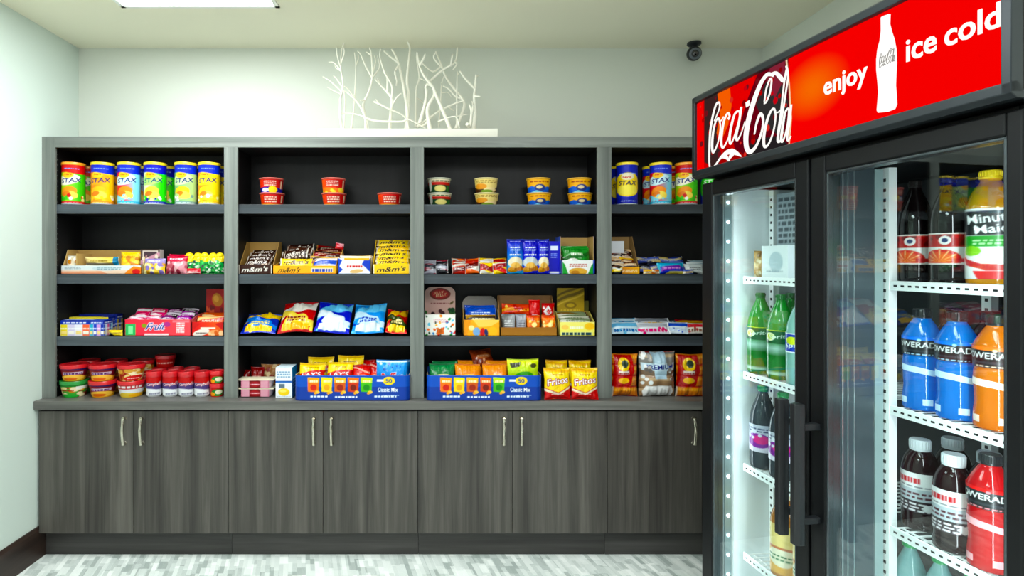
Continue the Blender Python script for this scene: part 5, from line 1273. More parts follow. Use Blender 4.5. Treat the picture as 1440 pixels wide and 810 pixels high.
# --- the two wide blue chip trays
def chips_art(w):
    a = Art(int(w * 330), 60, '#164a9c'); a.rect(0, .55, 1, 1, '#1c60b8'); a.rect(0, .0, 1, .06, '#123c84'); a.rect(0, .9, .06, 1, '#1c60b8')
    for i, (c, c2, c3) in enumerate((('#e8842c', '#f0a83a', '#c8401c'), ('#f2d014', '#f8e04a', '#e0a818'), ('#c86a2c', '#f0b84a', '#9c3a1c'), ('#c8501c', '#e8843a', '#7a2c14'), ('#58b42c', '#c8e04a', '#2c8a2c'))):
        x = .14 + .108 * i; a.poly([(x, .36), (x + .085, .33), (x + .092, .90), (x - .002, .92)], c); a.poly([(x, .72), (x + .09, .7), (x + .092, .90), (x - .002, .92)], c2); a.ell(x + .045, .52, .026, .12, c3); a.lines(x + .015, .72, x + .078, .82, 1, '#fff4d8', i, .8); a.ell(x + .075, .34, .018, .06, '#f0c46a'); a.ell(x + .06, .30, .012, .05, '#e8a83c')
    a.ell(.80, .78, .048, .16, '#f2d41c'); a.text('50', .80, .78, .05, .16, '#164a9c', 0, 0); a.rect(.70, .75, .76, .84, '#e8eef8')
    a.text('Classic Mix', .79, .44, .165, .17, '#ffffff', 0, 0); a.lines(.75, .20, .88, .28, 1, '#a8c4e8', 3); a.lines(.16, .14, .30, .22, 1, '#e8eef8', 5, .8); a.lines(.36, .12, .55, .20, 1, '#e8eef8', 7, .8); a.lines(.68, .14, .86, .22, 1, '#e8eef8', 9, .8)
    return a.done()
def chip_tray(p0, p1, lab):
    xc, w = px(p0, p1, 3.39)
    o = empty('chip_tray'); d, hf, hb = .31, .148, .150; x = w / 2; rr = .035; th = .004
    art_ = chips_art(w); nv, nu = art_.shape[:2]
    # front wraps round two rounded corners
    pts = [(-x, d * .35)] + [(-x + rr - rr * math.cos(q), rr - rr * math.sin(q)) for q in np.linspace(0, math.pi / 2, 8)] + [(x - rr + rr * math.sin(q), rr - rr * math.cos(q)) for q in np.linspace(0, math.pi / 2, 8)] + [(x, d * .35)]
    s = np.concatenate([[0], np.cumsum([math.dist(pts[i], pts[i + 1]) for i in range(len(pts) - 1)])])
    lead = d * .35 - rr; su = np.linspace(0, s[-1], nu + 40)
    pxs, pys = np.interp(su, s, [p[0] for p in pts]), np.interp(su, s, [p[1] for p in pts])
    cu = np.clip(((su - s[1]) / (s[-2] - s[1])) * (nu - 1), 0, nu - 1).astype(int)
    zz = np.linspace(0, hf, nv)
    m = MB(); m.grid(np.stack([np.tile(pxs, (nv, 1)), np.tile(pys, (nv, 1)), np.tile(zz[:, None], (1, len(pxs)))], -1), art_[:, cu])
    inx, iny = pxs * (1 - th / x), pys * (1 - th / .15) + th
    m.grid(np.stack([np.tile(inx, (2, 1)), np.tile(iny, (2, 1)), np.tile(np.array([0, hf])[:, None], (1, len(pxs)))], -1), lin('#8f7a50'), flip=True)
    m.grid(np.stack([np.stack([pxs, pys, np.full_like(pxs, hf)], -1), np.stack([inx, iny, np.full_like(pxs, hf)], -1)]), lin('#b8a888'))
    m.box(-x, -x + th, d * .35, d, 0, hf, '#164a9c'); m.box(x - th, x, d * .35, d, 0, hf, '#164a9c'); m.box(-x, x, d - th, d, 0, hb, '#164a9c'); m.box(-x + .03, x - .03, rr * .3, d, 0, th, '#8f7a50')
    m.build('tray_body', M['carton'], o, smooth=40)
    return place(tag(o, lab, 'display tray', 'wide blue chip trays'), (xc, 3.385, Z4)), xc, w
_, xa, wa = chip_tray(414, 576, 'wide blue chip tray filled with yellow, red and blue crisp bags')
_, xb, wb = chip_tray(600, 762, 'wide blue chip tray filled with green, orange and lime crisp bags')
def lays(w, h, seed, base='#f6d312', rib='#c81c20', word="LAY'S"):
    a = pic(w, h, base); a.fade(.2, 1, '#f3c70c', '#f8dc2c', True); a.ell(.5, .62, .40, .18, '#f8e04a'); a.band(.52, .70, .12, rib, .03, .5); a.text(word, .5, .61, .74, .13, '#ffffff', .15, 3, '#7a1014', .5); a.ell(.5, .28, .34, .14, '#f8e68a'); a.rect(0, .93, 1, 1, '#e0b80c'); a.lines(.25, .82, .75, .88, 1, '#8c6a10', seed); return a.done()
def redbag(w, h, seed):
    a = pic(w, h, '#c8181c'); a.band(.5, .68, .3, '#e8483a', .05); a.ell(.5, .55, .36, .13, '#e85a4a', 6); a.lines(.25, .5, .75, .6, 1, '#f8e0d8', seed, .8); a.band(.78, .84, -.2, '#f0b8a8', .02); a.specks(7, ['#f0a07a', '#8c1014'], 0, 0, 1, .35, (.04, .08), seed); return a.done()
def bluebag(w, h):
    a = pic(w, h, '#2f8fe0'); a.fade(0, 1, '#2a86d8', '#4aa8ee', True); a.text('Ruffles', .54, .52, .70, .26, '#c81c2c', .1, 4, '#f0f4fa', 1); a.specks(8, ['#bfe0f8', '#1c62b0'], .1, .7, .9, .95, (.02, .05), 3); a.rect(0, .93, 1, 1, '#d8eaf8'); a.ell(.6, .2, .3, .1, '#f0d8a0'); return a.done()
def chipbag(art, w, h, lab, c, y, z, lean, seed, back, rz=0, t=.052):
    return place(bag(w, h, t, art, lab, None, back, seed), (X(c, y), y, Z4 + z), (lean, 0, rz))
hb_ = .20
for i, (c, y, lean, h, lab) in enumerate((
   (436, 3.425, -28, .205, 'yellow crisp bag at the front of the first chip tray, beside the pudding box'),
   (475, 3.425, -26, .205, 'yellow crisp bag at the front of the first chip tray, next to the red ones'),
   (450, 3.520, -14, .215, 'yellow crisp bag in the rear row of the first chip tray, beside the pudding box'),
   (492, 3.520, -10, .222, 'tallest yellow crisp bag in the rear row of the first chip tray'))):
    w_ = (.156, .156, .160, .160)[i]
    chipbag(lays(w_, h, i), w_, h, lab, c, y, .012, lean, 470 + i, '#e0b80c', (2, -2, 3, -2)[i])
for i, (c, y, lean, lab) in enumerate(((507, 3.43, -30, 'red crisp bag at the front of the first chip tray, next to the yellow ones'), (529, 3.470, -24, 'red crisp bag in the first chip tray, beside the blue ruffled-chip bag'), (515, 3.56, -12, 'red crisp bag at the back of the first chip tray'))):
    chipbag(redbag(.13, .19, i), .110, (.190, .195, .190)[i], lab, c, y, .012, lean, 480 + i, '#a01418', (4, -5, 2)[i])
chipbag(bluebag(.195, .21), .186, .212, 'bright blue crisp bag standing up at the end of the first chip tray', 550, 3.425, .012, -8, 485, '#2a78c0', -3)
chipbag(bluebag(.195, .21), .180, .195, 'bright blue crisp bag in the rear row of the first chip tray', 556, 3.53, .012, -8, 486, '#2a78c0', 2)
def art2(w, h, c1, c2, c3, wc, seed, word=None):
    a = pic(w, h, c1); a.fade(.2, 1, c1, c2, True); a.ell(.5, .52, .36, .12, c3, 5)
    if word: a.text(word, .5, .55, .72, .14, wc, .15, 4, c1, .6)
    else: a.lines(.22, .50, .78, .62, 1, wc, seed, .8)
    a.rect(0, .93, 1, 1, c2); a.specks(8, [c3, c2, wc], 0, 0, 1, .35, (.03, .07), seed); return a.done()
for i, (c, y, lean) in enumerate(((622, 3.425, -26), (626, 3.52, -14))):
    chipbag(art2(.175, .2, '#0f6a3a', '#1c8a50', '#e8d8b0', '#f8f0e0', 490 + i), .155, .200 - .008 * i, ('dark green crisp bag at the front of the second chip tray', 'dark green crisp bag in the rear row of the second chip tray')[i], c, y, .012, lean, 490 + i, '#0e5a34', 2)
for i, (c, y, lean) in enumerate(((659, 3.425, -28), (697, 3.425, -26), (662, 3.52, -16), (700, 3.52, -14))):
    chipbag(art2(.165, .2, '#f08a1c', '#e8a02c', '#f8c86a', '#fbe8c8', 494 + i), .154, .195, ('orange crisp bag at the front of the second chip tray, beside the green one', 'orange crisp bag at the front of the second chip tray, beside the lime one', 'orange crisp bag in the second tray\'s rear row, beside the green one', 'orange crisp bag in the second tray\'s rear row, beside the lime one')[i], c, y, .012, lean, 494 + i, '#c86a10', (2, -2, 1, -3)[i])
chipbag(art2(.17, .12, '#7a3420', '#8c442c', '#b8704a', '#d8a888', 500), .150, .120, 'brown crisp bag lying askew on top of the orange ones', 682, 3.56, .168, -38, 500, '#5a2414', 24, .045)
a = pic(.19, .215, '#c8dc1c'); a.fade(.1, .9, '#6ab42c', '#d8e42c', True); a.ell(.5, .50, .34, .17, '#3f9a2c', 8); a.ell(.62, .42, .18, .10, '#7ac83c'); a.poly([(.08, .88), (.42, .92), (.38, .80), (.12, .76)], '#3a3c1c'); a.ell(.82, .82, .1, .06, '#4a4c20'); a.rect(0, .94, 1, 1, '#e8ec6a'); a.specks(6, ['#e8f0a0', '#f4f4e0'], .2, .1, .9, .4, (.03, .06), 3)
chipbag(a.done(), .190, .218, 'lime green crisp bag standing up at the end of the second chip tray', 736, 3.425, .012, -6, 502, '#9ab01c', 2)
chipbag(a.done(), .175, .195, 'lime green crisp bag in the rear row of the second chip tray', 735, 3.53, .012, -8, 503, '#9ab01c', -3)
# corn chip bags standing on the counter
def fritos(w, h):
    a = pic(w, h, '#c81a1c'); a.poly([(0, .38), (.5, .22), (1, .46), (1, 1), (0, 1)], '#f6d83a'); a.poly([(0, .36), (.5, .20), (1, .44), (1, .37), (.5, .14), (0, .28)], '#f4ead0'); a.band(.86, .93, 0, '#e8b41c', .02, 1); a.ell(.52, .60, .46, .15, '#f8e04a', 10); a.text('Fritos', .50, .58, .80, .20, '#ffffff', .15, 9, '#8c1a24', 1.3); a.lines(.25, .16, .7, .22, 1, '#f8d8d0', 3); a.lines(.3, .76, .7, .82, 1, '#9a6a10', 5); a.rect(0, .95, 1, 1, '#d8a81c'); return a.done()
for i, (p0, p1, y) in enumerate(((765, 803, 3.412), (803.5, 841.5, 3.412), (768, 799, 3.53), (801, 833, 3.53))):
    xx, ww = px(p0, p1, y)
    place(bag(ww * .99, .182 if i < 2 else .205, .062, fritos(ww, .18), ('red and yellow corn chip bag on the counter next to the second chip tray', 'red and yellow corn chip bag on the counter at the third divider', 'red and yellow corn chip bag in the rear row nearer the chip tray', 'red and yellow corn chip bag in the rear row at the third divider')[i], None, '#b88a1c', 510 + i), (xx, y, Z4), (-8, 0, (3, -3, -2, 4)[i]))

# --- fourth bay: cracker packs
def cracker(p0, p1, lab, kind, seed, rz=0):
    xx, ww = px(p0, p1, 3.50); h = .256 if kind != 'silver' else .270
    a = pic(ww, h, '#b81c1c')
    if kind == 'red':
        for k in range(4):
            y0 = .02 + .245 * k; a.rect(0, y0, 1, y0 + .225, '#dc8a2c'); a.rect(0, y0 + .13, 1, y0 + .19, '#f0b45a'); a.rect(0, y0 + .0, 1, y0 + .03, '#b8641c')
            for q in range(9): a.rect(.06 + .1 * q, y0 + .04, .075 + .1 * q, y0 + .2, '#c87a24')
        a.poly([(.0, .24), (.08, .98), (.72, 1), (.80, .60), (.62, .27)], '#b4141a'); a.ell(.40, .76, .22, .16, '#f0ce2c'); a.ell(.44, .78, .12, .09, '#3a4a3c'); a.ell(.38, .40, .20, .07, '#f2c02c'); a.rect(.18, .54, .60, .62, '#f4e8e0'); a.lines(.2, .55, .6, .61, 1, '#8c1c1c', seed); a.rect(0, .97, 1, 1, '#c8901c'); a.rect(0, 0, .05, .25, '#f0e4d8')
        return place(bag(ww, h, .10, a.done(), lab, 'cracker packs on the counter', '#a8601c', seed, name='cracker_pack', cat='crackers', seal=.035, ribs=4), (xx, 3.505, Z4), (0, 0, rz))
    for k in range(4):
        y0 = .245 * k; a.rect(0, y0, 1, y0 + .245, ('#8c6f52', '#a08468', '#7c6a58', '#8c8a86')[k]); a.rect(0, y0 + .14, 1, y0 + .2, '#c4ae90')
    a.rect(0, .0, 1, .06, '#5a4a3c'); a.poly([(.12, .02), (.88, .02), (.94, .14), (.86, .27), (.16, .27), (.07, .14)], '#f6f7f7'); a.poly([(.38, .42), (.70, .42), (.72, 1), (.30, 1)], '#c4dcea'); a.rect(.04, .60, .96, .76, '#cfe2ec'); a.text('PREMIUM', .52, .68, .76, .10, '#1c2c7c', .0, 2); a.specks(18, ['#e8eef0', '#6a6460', '#b8b4b0', '#f4f4f4'], .0, .3, .28, 1, (.03, .06), 2); a.specks(10, ['#e8eef0', '#8c8884'], .78, .3, 1, 1, (.03, .06), 4)
    return place(bag(ww, h, .12, a.done(), lab, 'cracker packs on the counter', '#8a8078', seed, name='cracker_pack', cat='crackers', seal=.035, ribs=4), (xx, 3.505, Z4), (0, 0, rz))
cracker(860, 896.5, 'red and orange cracker pack next to the third divider', 'red', 520, 3)
cracker(897.5, 949, 'silver and brown cracker pack with a pale blue band reading PREMIUM', 'silver', 521)
cracker(950.5, 989, 'red and orange cracker pack nearest the drinks cooler', 'red', 522, -2)
cracker(990, 1028, 'red and orange cracker pack mostly hidden behind the cooler', 'red', 523, -2)
# ================================================================== drinks inside the cooler
def liquid(name, trans):
    m, nt, b = new_mat(name)
    N, L = nt.nodes, nt.links
    a = N.new('ShaderNodeVertexColor'); a.layer_name = 'Col'
    L.new(a.outputs['Color'], b.inputs['Base Color'])
    b.inputs['Roughness'].default_value = .08; b.inputs['Coat Weight'].default_value = .6; b.inputs['Coat Roughness'].default_value = .04
    t = N.new('ShaderNodeBsdfTranslucent'); L.new(a.outputs['Color'], t.inputs['Color'])
    mx = N.new('ShaderNodeMixShader'); mx.inputs[0].default_value = trans
    o = N['Material Output'] if 'Material Output' in N else [n for n in N if n.type == 'OUTPUT_MATERIAL'][0]
    L.new(b.outputs[0], mx.inputs[1]); L.new(t.outputs[0], mx.inputs[2]); L.new(mx.outputs[0], o.inputs['Surface'])
    return m
M['drink'] = liquid('drink_in_plastic', .45)
M['clear'] = glass_mat('clear_bottle_plastic', 1.6, '#dbe9ea')
def curve(P, n=5):
    P = [Vector((p[0], p[1], 0)) for p in P]; out = []
    for i in range(len(P) - 1):
        p0, p1, p2, p3 = P[max(i - 1, 0)], P[i], P[i + 1], P[min(i + 2, len(P) - 1)]
        for k in range(n):
            t = k / n; q = .5 * ((2 * p1) + (p2 - p0) * t + (2 * p0 - 5 * p1 + 4 * p2 - p3) * t * t + (3 * p1 - p0 - 3 * p2 + p3) * t ** 3); out.append((max(q.x, .001), q.y))
    return out + [(P[-1].x, P[-1].y)]
def bottle(prof, col, lab_zr, art, capz, capr, caph, capcol, label, group, sq=0, lsq=None, mat='drink', foot=True, extra=None, name='drink_bottle', cat='bottle', colfn=None):
    o = empty(name)
    S = curve(prof)
    if colfn: S = [(r, z, colfn(z)) for r, z in S]
    b = MB().lathe(S, 40, col, sq=sq)
    b.build('bottle', M[mat], o, smooth=60)
    if lab_zr is not None:
        r0, r1, z0, z1 = lab_zr
        MB().wrap([r0, r1], [z0, z1], art, sq=sq if lsq is None else lsq).build('label_sleeve', M['plastic'], o, smooth=60)
    if extra: extra(o)
    c = MB(); n = 44
    th = np.linspace(0, 2 * math.pi, n, endpoint=False)
    c.lathe([(capr * .96, capz), (capr * 1.03, capz + .001), (capr * 1.03, capz + .006), (capr, capz + .007), (capr, capz + caph - .003), (capr * .93, capz + caph), (.001, capz + caph)], 32, capcol)
    for q in th: c.box(0, 0, 0, 0, 0, 0) if False else None
    for q in th[::2]:
        x, y = (capr + .0004) * math.cos(q), (capr + .0004) * math.sin(q)
        c.prism([(x - .0009, y - .0009), (x + .0009, y - .0009), (x + .0009, y + .0009), (x - .0009, y + .0009)], capz + .008, capz + caph - .004, 'z', capcol)
    c.build('cap', M['plastic'], o)
    tag(o, label, cat, group); return o
def put(o, px_, v, z, twist=0, u=None):
    u = fu(px_, v) if u is None else u
    o.location = (FX + UX * u + WX * v, FY + UY * u + WY * v, z + .0015); o.rotation_euler = (0, 0, A_ + R(twist)); return u
SZ0, SZ1, SZ2, SZ3 = SZ
PET = [(.030, .004), (.044, .002), (.049, .014), (.0495, .05), (.0495, .17), (.0485, .20), (.044, .232), (.033, .268), (.021, .298), (.0165, .312), (.0165, .322)]
def band_(art, ribs=3): return art
# cola
a = Art(70, 40, '#f2eeec'); a.rect(0, .56, 1, .98, '#b8201c'); a.specks(12, ['#e8622c', '#d83a1c', '#7a1410'], 0, .6, 1, .95, (.03, .06), 3); a.rect(0, .94, 1, 1, '#f4efec'); a.ell(.52, .76, .10, .14, '#f6f2f0'); a.ell(.52, .76, .05, .07, '#2a3a6a'); a.ell(.44, .16, .34, .32, '#d8401c'); a.ell(.44, .16, .26, .24, '#e86a2c'); 
for q in range(7):
    w_ = math.pi * (q + .5) / 7; a.poly([(.44, .10), (.44 + .32 * math.cos(w_ - .05), .10 + .36 * math.sin(w_ - .05)), (.44 + .32 * math.cos(w_ + .05), .10 + .36 * math.sin(w_ + .05))], '#f8c8a0')
a.rect(0, 0, 1, .05, '#f4f0ee'); a.rect(.62, .08, .98, .2, '#c8281c'); a.fade(0, 0, '#ffffff', '#ffffff') if False else None
COLA = a.done()
cola = lambda lab: bottle(PET, '#140b0c', (.0505, .0505, .060, .158), COLA, .316, .0175, .022, '#1c1414', lab, 'dark cola bottles on the upper cooler shelf')
put(cola('dark cola bottle with a red and white label, nearest the cooler mullion'), 1287, .335, SZ0, 24)
put(cola('dark cola bottle with a red and white label, beside the juice bottle'), 1335, .335, SZ0, 26)
for k, p in enumerate((1287, 1335)):
    put(cola(('dark cola bottle in the rear row, nearest the cooler mullion', 'dark cola bottle in the rear row, by the juice bottle')[k]), p, .455, SZ0, 20, u=fu(p, .335))
# juice carafe
a = Art(72, 90, '#eef0ee'); a.rect(.10, .62, .92, .96, '#16181a'); a.text('Minute', .50, .86, .56, .13, '#ffffff', 0, 6); a.text('Maid', .52, .71, .40, .12, '#ffffff', 0, 6); a.rect(.08, .46, .95, .61, '#2f9a34'); a.lines(.3, .49, .85, .58, 2, '#b8e0b0', 3); a.ell(.28, .40, .12, .07, '#8cc83a'); a.ell(.80, .42, .14, .07, '#a8d44a'); a.poly([(.12, .32), (.4, .22), (.98, .20), (.98, .13), (.45, .13), (.2, .2)], '#c8282c'); a.poly([(.30, .12), (.98, .12), (.98, .0), (.36, .0)], '#d8383c'); a.rect(0, .05, .08, .95, '#d8dcd8'); a.lines(.01, .08, .09, .9, 9, '#6a706a', 4)
JUICE = a.done()
CARAFE = [(.040, .003), (.052, .004), (.055, .016), (.0555, .10), (.0555, .20), (.055, .228), (.048, .258), (.036, .284), (.026, .300), (.0235, .308), (.0235, .320)]
juice = lambda lab: bottle(CARAFE, '#e8a018', (.0565, .0562, .018, .224), JUICE, .312, .0255, .026, '#f2d21c', lab, 'juice bottles on the upper cooler shelf', sq=1.0)
u_ = put(juice('amber juice bottle with a black, green and white label'), 1393, .345, SZ0, 38)
put(juice('amber juice bottle cut off by the right-hand door frame of the cooler'), 0, .345, SZ0, 14, u=u_ + .125)
put(juice('amber juice bottle in the rear row of the upper cooler shelf'), 0, .47, SZ0, 16, u=u_)
# sports drinks
SPORT = [(r_ * 1.06, z_) for r_, z_ in [(.034, .003), (.046, .002), (.0495, .012), (.0490, .045), (.0465, .075), (.0475, .110), (.0490, .150), (.0480, .168), (.0465, .176), (.0495, .186), (.0505, .210), (.0500, .238), (.0440, .256), (.0300, .284), (.0225, .297), (.0220, .306)]]
def sport_art(c1, c2, wc):
    a = Art(72, 34, '#141618'); a.rect(0, .82, 1, 1, c1); a.rect(0, .74, 1, .82, '#2c3034'); a.text('POWERADE', .5, .58, .84, .30, '#ffffff', 0, 0, wc, .3); a.rect(0, .20, 1, .30, '#3a3e44'); a.lines(.3, .05, .8, .18, 1, c2, 3); a.specks(4, [c2], 0, .8, 1, 1, (.02, .04), 2); return a.done()
def swoosh(c):
    def f(o):
        P = []; n = 46
        th = np.linspace(math.pi * .98, math.pi * 2.02, n); k = (th - th[0]) / (th[-1] - th[0])
        zc = .140 - .012 * k - .030 * np.clip(k - .55, 0, 1) ** 1.2; hw = .011 * (1 - .2 * k)
        r = .0528
        P = np.stack([np.stack([r * np.cos(th), r * np.sin(th), zc + s * hw], -1) for s in (-1, 0, 1)])
        MB().grid(P, c).build('print_swoosh', M['plastic'], o, smooth=60)
        w = MB()
        for t0 in (math.pi * 1.28, math.pi * 1.72):
            t2 = np.linspace(t0 - .26, t0 + .26, 10)
            w.grid(np.stack([np.stack([.0532 * np.cos(t2), .0532 * np.sin(t2), np.full(10, z_)], -1) for z_ in (.020, .030, .040)]), c)
        w.build('print_panel', M['plastic'], o, smooth=60)
    return f
def sport(col, deep, lab, tint, cap='#1a1c20'):
    return bottle(SPORT, col, (.0530, .0546, .180, .240), sport_art(col, tint, '#3a3e44'), .300, .0245, .030, cap, lab, 'sports drinks in the cooler', extra=swoosh(tint))
BL, OR, RD = '#0a8cf2', '#f58806', '#e0101a'
pb = [(1297, BL, '#c4e6fa', 'bright blue sports drink on the middle cooler shelf, nearest the mullion'), (1346, BL, '#c4e6fa', 'bright blue sports drink on the middle cooler shelf, beside the orange one'), (1402, OR, '#fadcc8', 'orange sports drink on the middle cooler shelf')]
us = []
for p, c, t, lab in pb: us.append(put(sport(c, c, lab, t), p, .335, SZ1, 20))
put(sport(OR, OR, 'orange sports drink cut off by the cooler door frame', '#fadcc8'), 0, .335, SZ1, 18, u=us[2] + .112)
for k, u in enumerate(us + [us[2] + .112]):
    put(sport('#5a1220', '#5a1220', ('dark red sports drink behind the blue one nearest the mullion', 'dark red sports drink behind the blue one next to the orange', 'dark red sports drink behind the orange one', 'dark red sports drink in the rear row by the cooler door frame')[k], '#a86a78'), 0, .452, SZ1, 18, u=u)
# vitamin drinks, third shelf
VITA = [(r_ * 1.06, z_) for r_, z_ in [(.032, .003), (.045, .002), (.048, .012), (.048, .05), (.047, .10), (.048, .16), (.0485, .19), (.046, .212), (.039, .236), (.030, .252), (.026, .258), (.026, .266)]]
a = Art(70, 70, '#f1f0f0'); a.rect(0, .30, 1, .60, '#c4ccd2'); a.rect(0, 0, 1, .30, '#2a1420'); a.lines(.1, .04, .9, .28, 3, '#e8e4e8', 3, .55); a.lines(.12, .36, .9, .56, 2, '#5a2a34', 4, .5); a.lines(.2, .74, .66, .9, 1, '#c8283a', 12, .8); a.lines(.15, .64, .85, .70, 1, '#8a8a90', 5); a.ell(.8, .14, .10, .09, '#e8e8ea')
VIT = a.done()
vita = lambda lab, col='#2c0a12': bottle(VITA, col, (.0518, .0521, .060, .190), VIT, .258, .0285, .036, '#dfe5ea', lab, 'deep red vitamin drinks in the cooler')
v1 = put(vita('deep red vitamin drink with a clear cap, nearest the cooler mullion'), 1294, .352, SZ2, 14)
v2 = put(vita('deep red vitamin drink with a clear cap, beside the bright red sports drink'), 1341, .316, SZ2, 18)
v3 = put(sport(RD, RD, 'bright red sports drink on the third cooler shelf', '#f4a8b0', '#24262a'), 1393, .314, SZ2, 20)
put(sport(RD, RD, 'bright red sports drink cut off by the cooler door frame', '#f4a8b0', '#24262a'), 0, .335, SZ2, 20, u=v3 + .114)
for k, u in enumerate((v1, v2, v3, v3 + .112)):
    put(vita(('deep red vitamin drink in the rear row, nearest the mullion', 'deep red vitamin drink in the rear row, second from the mullion', 'deep red vitamin drink behind the bright red sports drink', 'deep red vitamin drink in the rear row by the door frame')[k], '#240810'), 0, (.474, .440, .430, .455)[k], SZ2, 10, u=u)
# bottom shelf in view: green capped water
a = Art(60, 40, '#e8f2f4'); a.rect(0, .2, 1, .8, '#3fa86a'); a.lines(.2, .35, .8, .65, 2, '#f4fbf6', 3); WAT = a.done()
water = lambda lab: bottle(PET, '#9ccfd0', (.0503, .0503, .075, .165), WAT, .316, .021, .024, '#17a35a', lab, 'green-capped bottles low in the cooler')
w1 = put(water('pale clear bottle with a green cap on the lowest visible shelf, nearest the mullion'), 1280, .335, SZ3, 10)
put(water('pale clear bottle with a green cap on the lowest visible shelf, second from the mullion'), 0, .335, SZ3, 10, u=w1 + .105)
put(water('pale clear bottle with a green cap, third along the lowest visible shelf'), 0, .335, SZ3, 10, u=w1 + .21)
# ---- left door
a = Art(70, 44, '#0f6a3a'); a.fade(0, 1, '#0c4a30', '#127a3c'); a.ell(.35, .5, .13, .3, '#e8ecc0'); a.ell(.35, .5, .08, .2, '#c8d83a'); a.text('Sprite', .56, .5, .5, .4, '#e8f4ea', .15, 10); a.rect(0, .93, 1, 1, '#c8e04a'); SPR = a.done()
G_ = '#0fa52c'
def sprite(lab): return bottle([(r * 1.06, z * 1.04) for r, z in PET], G_, (.0535, .0535, .150, .205), SPR, .328, .0185, .022, '#0c6a24', lab, 'green soda bottles behind the left cooler door', extra=None, colfn=lambda z: '#bfeedd' if (.118 < z < .140 or .020 < z < .034) else ('#0a8a24' if z < .12 else G_))
s1 = put(sprite('green soda bottle nearest the white cooler side wall'), 0, .205, SZ1, 34, u=.112)
s2 = put(sprite('green soda bottle in the middle, between its twin and the clear one'), 0, .205, SZ1, 34, u=.238)
a = Art(70, 50, '#2a4ab0'); a.ell(.4, .62, .16, .2, '#d0dc3a'); a.text('Sprite', .5, .38, .6, .3, '#f4f8fc', .15, 8); a.rect(0, .94, 1, 1, '#e8eef4'); a.rect(0, 0, 1, .08, '#e8eef4'); SPZ = a.done()
put(bottle([(r * 1.06, z * 1.04) for r, z in PET], '#9fd6cc', (.0535, .0535, .128, .205), SPZ, .328, .019, .024, '#eef2f4', 'pale clear soda bottle with a white cap and blue label, behind the left door', None), 0, .205, SZ1, 34, u=.352)
put(sprite('green soda bottle in the rear row by the cooler side wall'), 0, .325, SZ1, 30, u=.144)
put(sprite('green soda bottle in the rear row, second from the side wall'), 0, .325, SZ1, 30, u=.258)
a = Art(70, 60, '#c8ccd8'); a.rect(0, .0, 1, .5, '#e0dce8'); a.ell(.5, .42, .34, .26, '#8a2a9c'); a.ell(.56, .46, .2, .16, '#d83a8c'); a.lines(.1, .74, .9, .92, 2, '#3a4468', 3); a.specks(8, ['#5a2a7a', '#e0e4ec'], 0, .5, 1, .8, (.04, .07), 3); GRP = a.done()
grape = lambda lab: bottle([(r * 1.06, z * 1.04) for r, z in PET], '#3a4650', (.0535, .0535, .075, .19), GRP, .328, .020, .024, '#158a4c', lab, 'green-capped grape drinks behind the left cooler door', mat='drink')
put(grape('smoky clear bottle with a purple label and green cap by the cooler side wall'), 0, .205, SZ2, 34, u=.128)
put(grape('smoky clear bottle with a green cap partly behind the door handle'), 0, .205, SZ2, 34, u=.252)
a = Art(60, 60, '#e8b45a'); a.rect(0, .55, 1, 1, '#f2dc9a'); a.ell(.5, .35, .3, .2, '#f6f0dc'); a.lines(.2, .28, .8, .42, 2, '#3a7a4a', 3); a.rect(0, .5, 1, .55, '#c8782c'); TEA = a.done()
tea = lambda lab: bottle([(r * .98, z) for r, z in CARAFE], '#d08a3a', (.0555, .0552, .018, .215), TEA, .312, .0255, .026, '#f0e6c8', lab, 'tan drinks low behind the left door', sq=.6)
put(tea('tan and cream drink bottle on the lowest shelf behind the door handles'), 0, .205, SZ3, 34, u=.270)
put(tea('tan and cream drink bottle on the lowest shelf, closer to the mullion'), 0, .205, SZ3, 34, u=.400)
# upper left shelf: cartons and a paper sack
def cbox(w, d, h, front, side, top, lab, u, v, z, twist=0, name='drink_carton'):
    o = carton(w, d, h, front, side, top, lab, None, name=name, cat='carton'); put(o, 0, v, z, twist, u=u); return o
a = Art(40, 90, '#aab2b8'); a.fade(0, 1, '#9aa4aa', '#b8c0c4'); a.lines(.06, .34, .94, .97, 9, '#4c565c', 3, .6); a.rect(0, 0, 1, .30, '#eef3f5')
cbox(.16, .12, .355, a.done(), '#c8d0d4', '#d8dee0', 'tall grey carton covered in dark print, on the upper shelf behind the left door', .262, .240, SZ0, 8)
a = Art(30, 30, '#f0f4f6'); a.ell(.55, .5, .25, .3, '#c8d4da'); a.lines(.2, .2, .8, .3, 1, '#a8b4ba', 3)
cbox(.15, .06, .135, a.done(), '#e4ecf0', '#f4f8fa', 'small white carton in front of the tall grey carton', .255, .164, SZ0, 2)
a = pic(.1, .1, '#b89a6a'); a.specks(14, ['#d8c49a', '#8a6a3c', '#e8dcc0'], 0, 0, 1, 1, (.06, .12), 4)
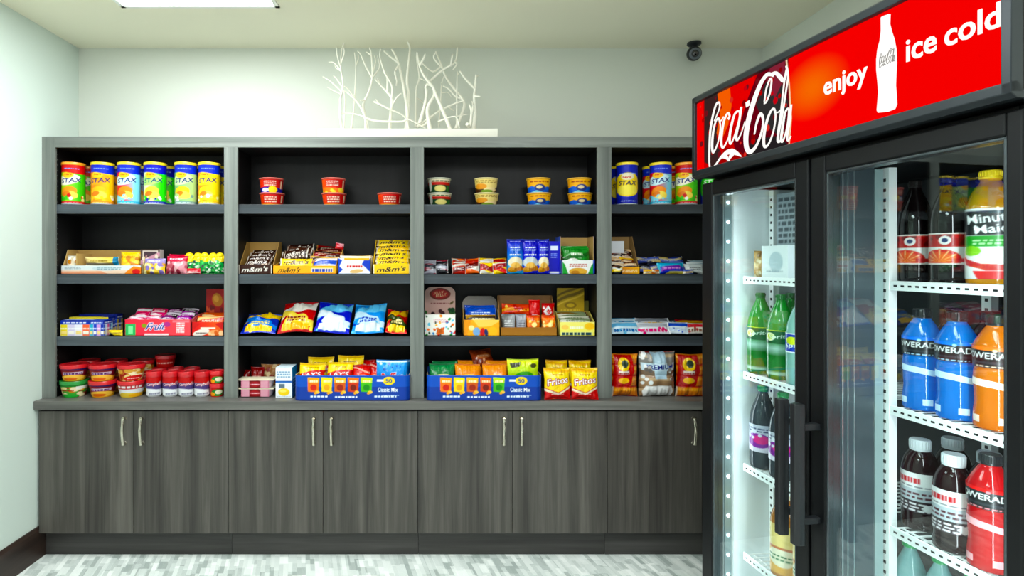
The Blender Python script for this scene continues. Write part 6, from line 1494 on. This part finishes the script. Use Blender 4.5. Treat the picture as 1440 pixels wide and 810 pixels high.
o = bag(.085, .115, .05, a.done(), 'tan paper snack sack leaning by the cooler side wall, upper shelf', None, '#a8885a', 610); put(o, 0, .20, SZ0, 30, u=.140)
# ================================================================== light and camera
def area(name, loc, rot, sx, sy, power, col=(1, 1, 1), spread=180):
    l = bpy.data.lights.new(name, 'AREA'); l.shape = 'RECTANGLE'; l.size = sx; l.size_y = sy; l.energy = power; l.color = col; l.spread = R(spread)
    o = bpy.data.objects.new(name, l); C.objects.link(o); o.location = loc; o.rotation_euler = tuple(R(a) for a in rot); return o
for k, (x0, x1, y0, y1) in enumerate(TROF):  # first lamp serves the visible panel, the others the added unseen panels
    area('troffer_lamp', ((x0 + x1) / 2, (y0 + y1) / 2, ZC - .012), (0, 0, 0), x1 - x0 - .06, y1 - y0 - .06, TROF_W[k], (.95, 1, .985))
for (u, s, kw) in ((.068, 1, .6), (.592, -1, 1.5), (CW - .068, -1, 2.7)):
    o = area('cooler_led_lamp', (0, 0, 0), (0, 0, 0), .03, 1.75, COOL_W * kw, (.9, .97, 1))
    o.parent = cool; o.location = (u, .10, 1.15)
    d = Vector((s * .75, .66, 0)).normalized(); o.rotation_euler = d.to_track_quat('-Z', 'Y').to_euler()
w = bpy.data.worlds.new('ambient_fill'); bpy.context.scene.world = w; w.use_nodes = True  # even fill light added through the open end of the room
w.node_tree.nodes['Background'].inputs['Color'].default_value = (.93, 1, .97, 1)
w.node_tree.nodes['Background'].inputs['Strength'].default_value = WORLD
cam = bpy.data.cameras.new('camera'); co = bpy.data.objects.new('camera', cam); C.objects.link(co)
cam.sensor_width = 36; cam.lens = 36 * F / 1440; cam.clip_start = .05
cam.shift_x = (720 - VX) / 1440; cam.shift_y = -(405 - VY) / 1440
co.location = (0, 0, CZ); co.rotation_euler = (R(90), 0, 0)
S = bpy.context.scene; S.camera = co
S.view_settings.view_transform = 'Standard'; S.view_settings.look = 'None'; S.view_settings.gamma = 1; S.view_settings.use_curve_mapping = False
S.view_settings.exposure = EXPO
S.cycles.use_denoising = True; S.cycles.max_bounces = 10; S.cycles.transparent_max_bounces = 24; S.cycles.sample_clamp_indirect = 6
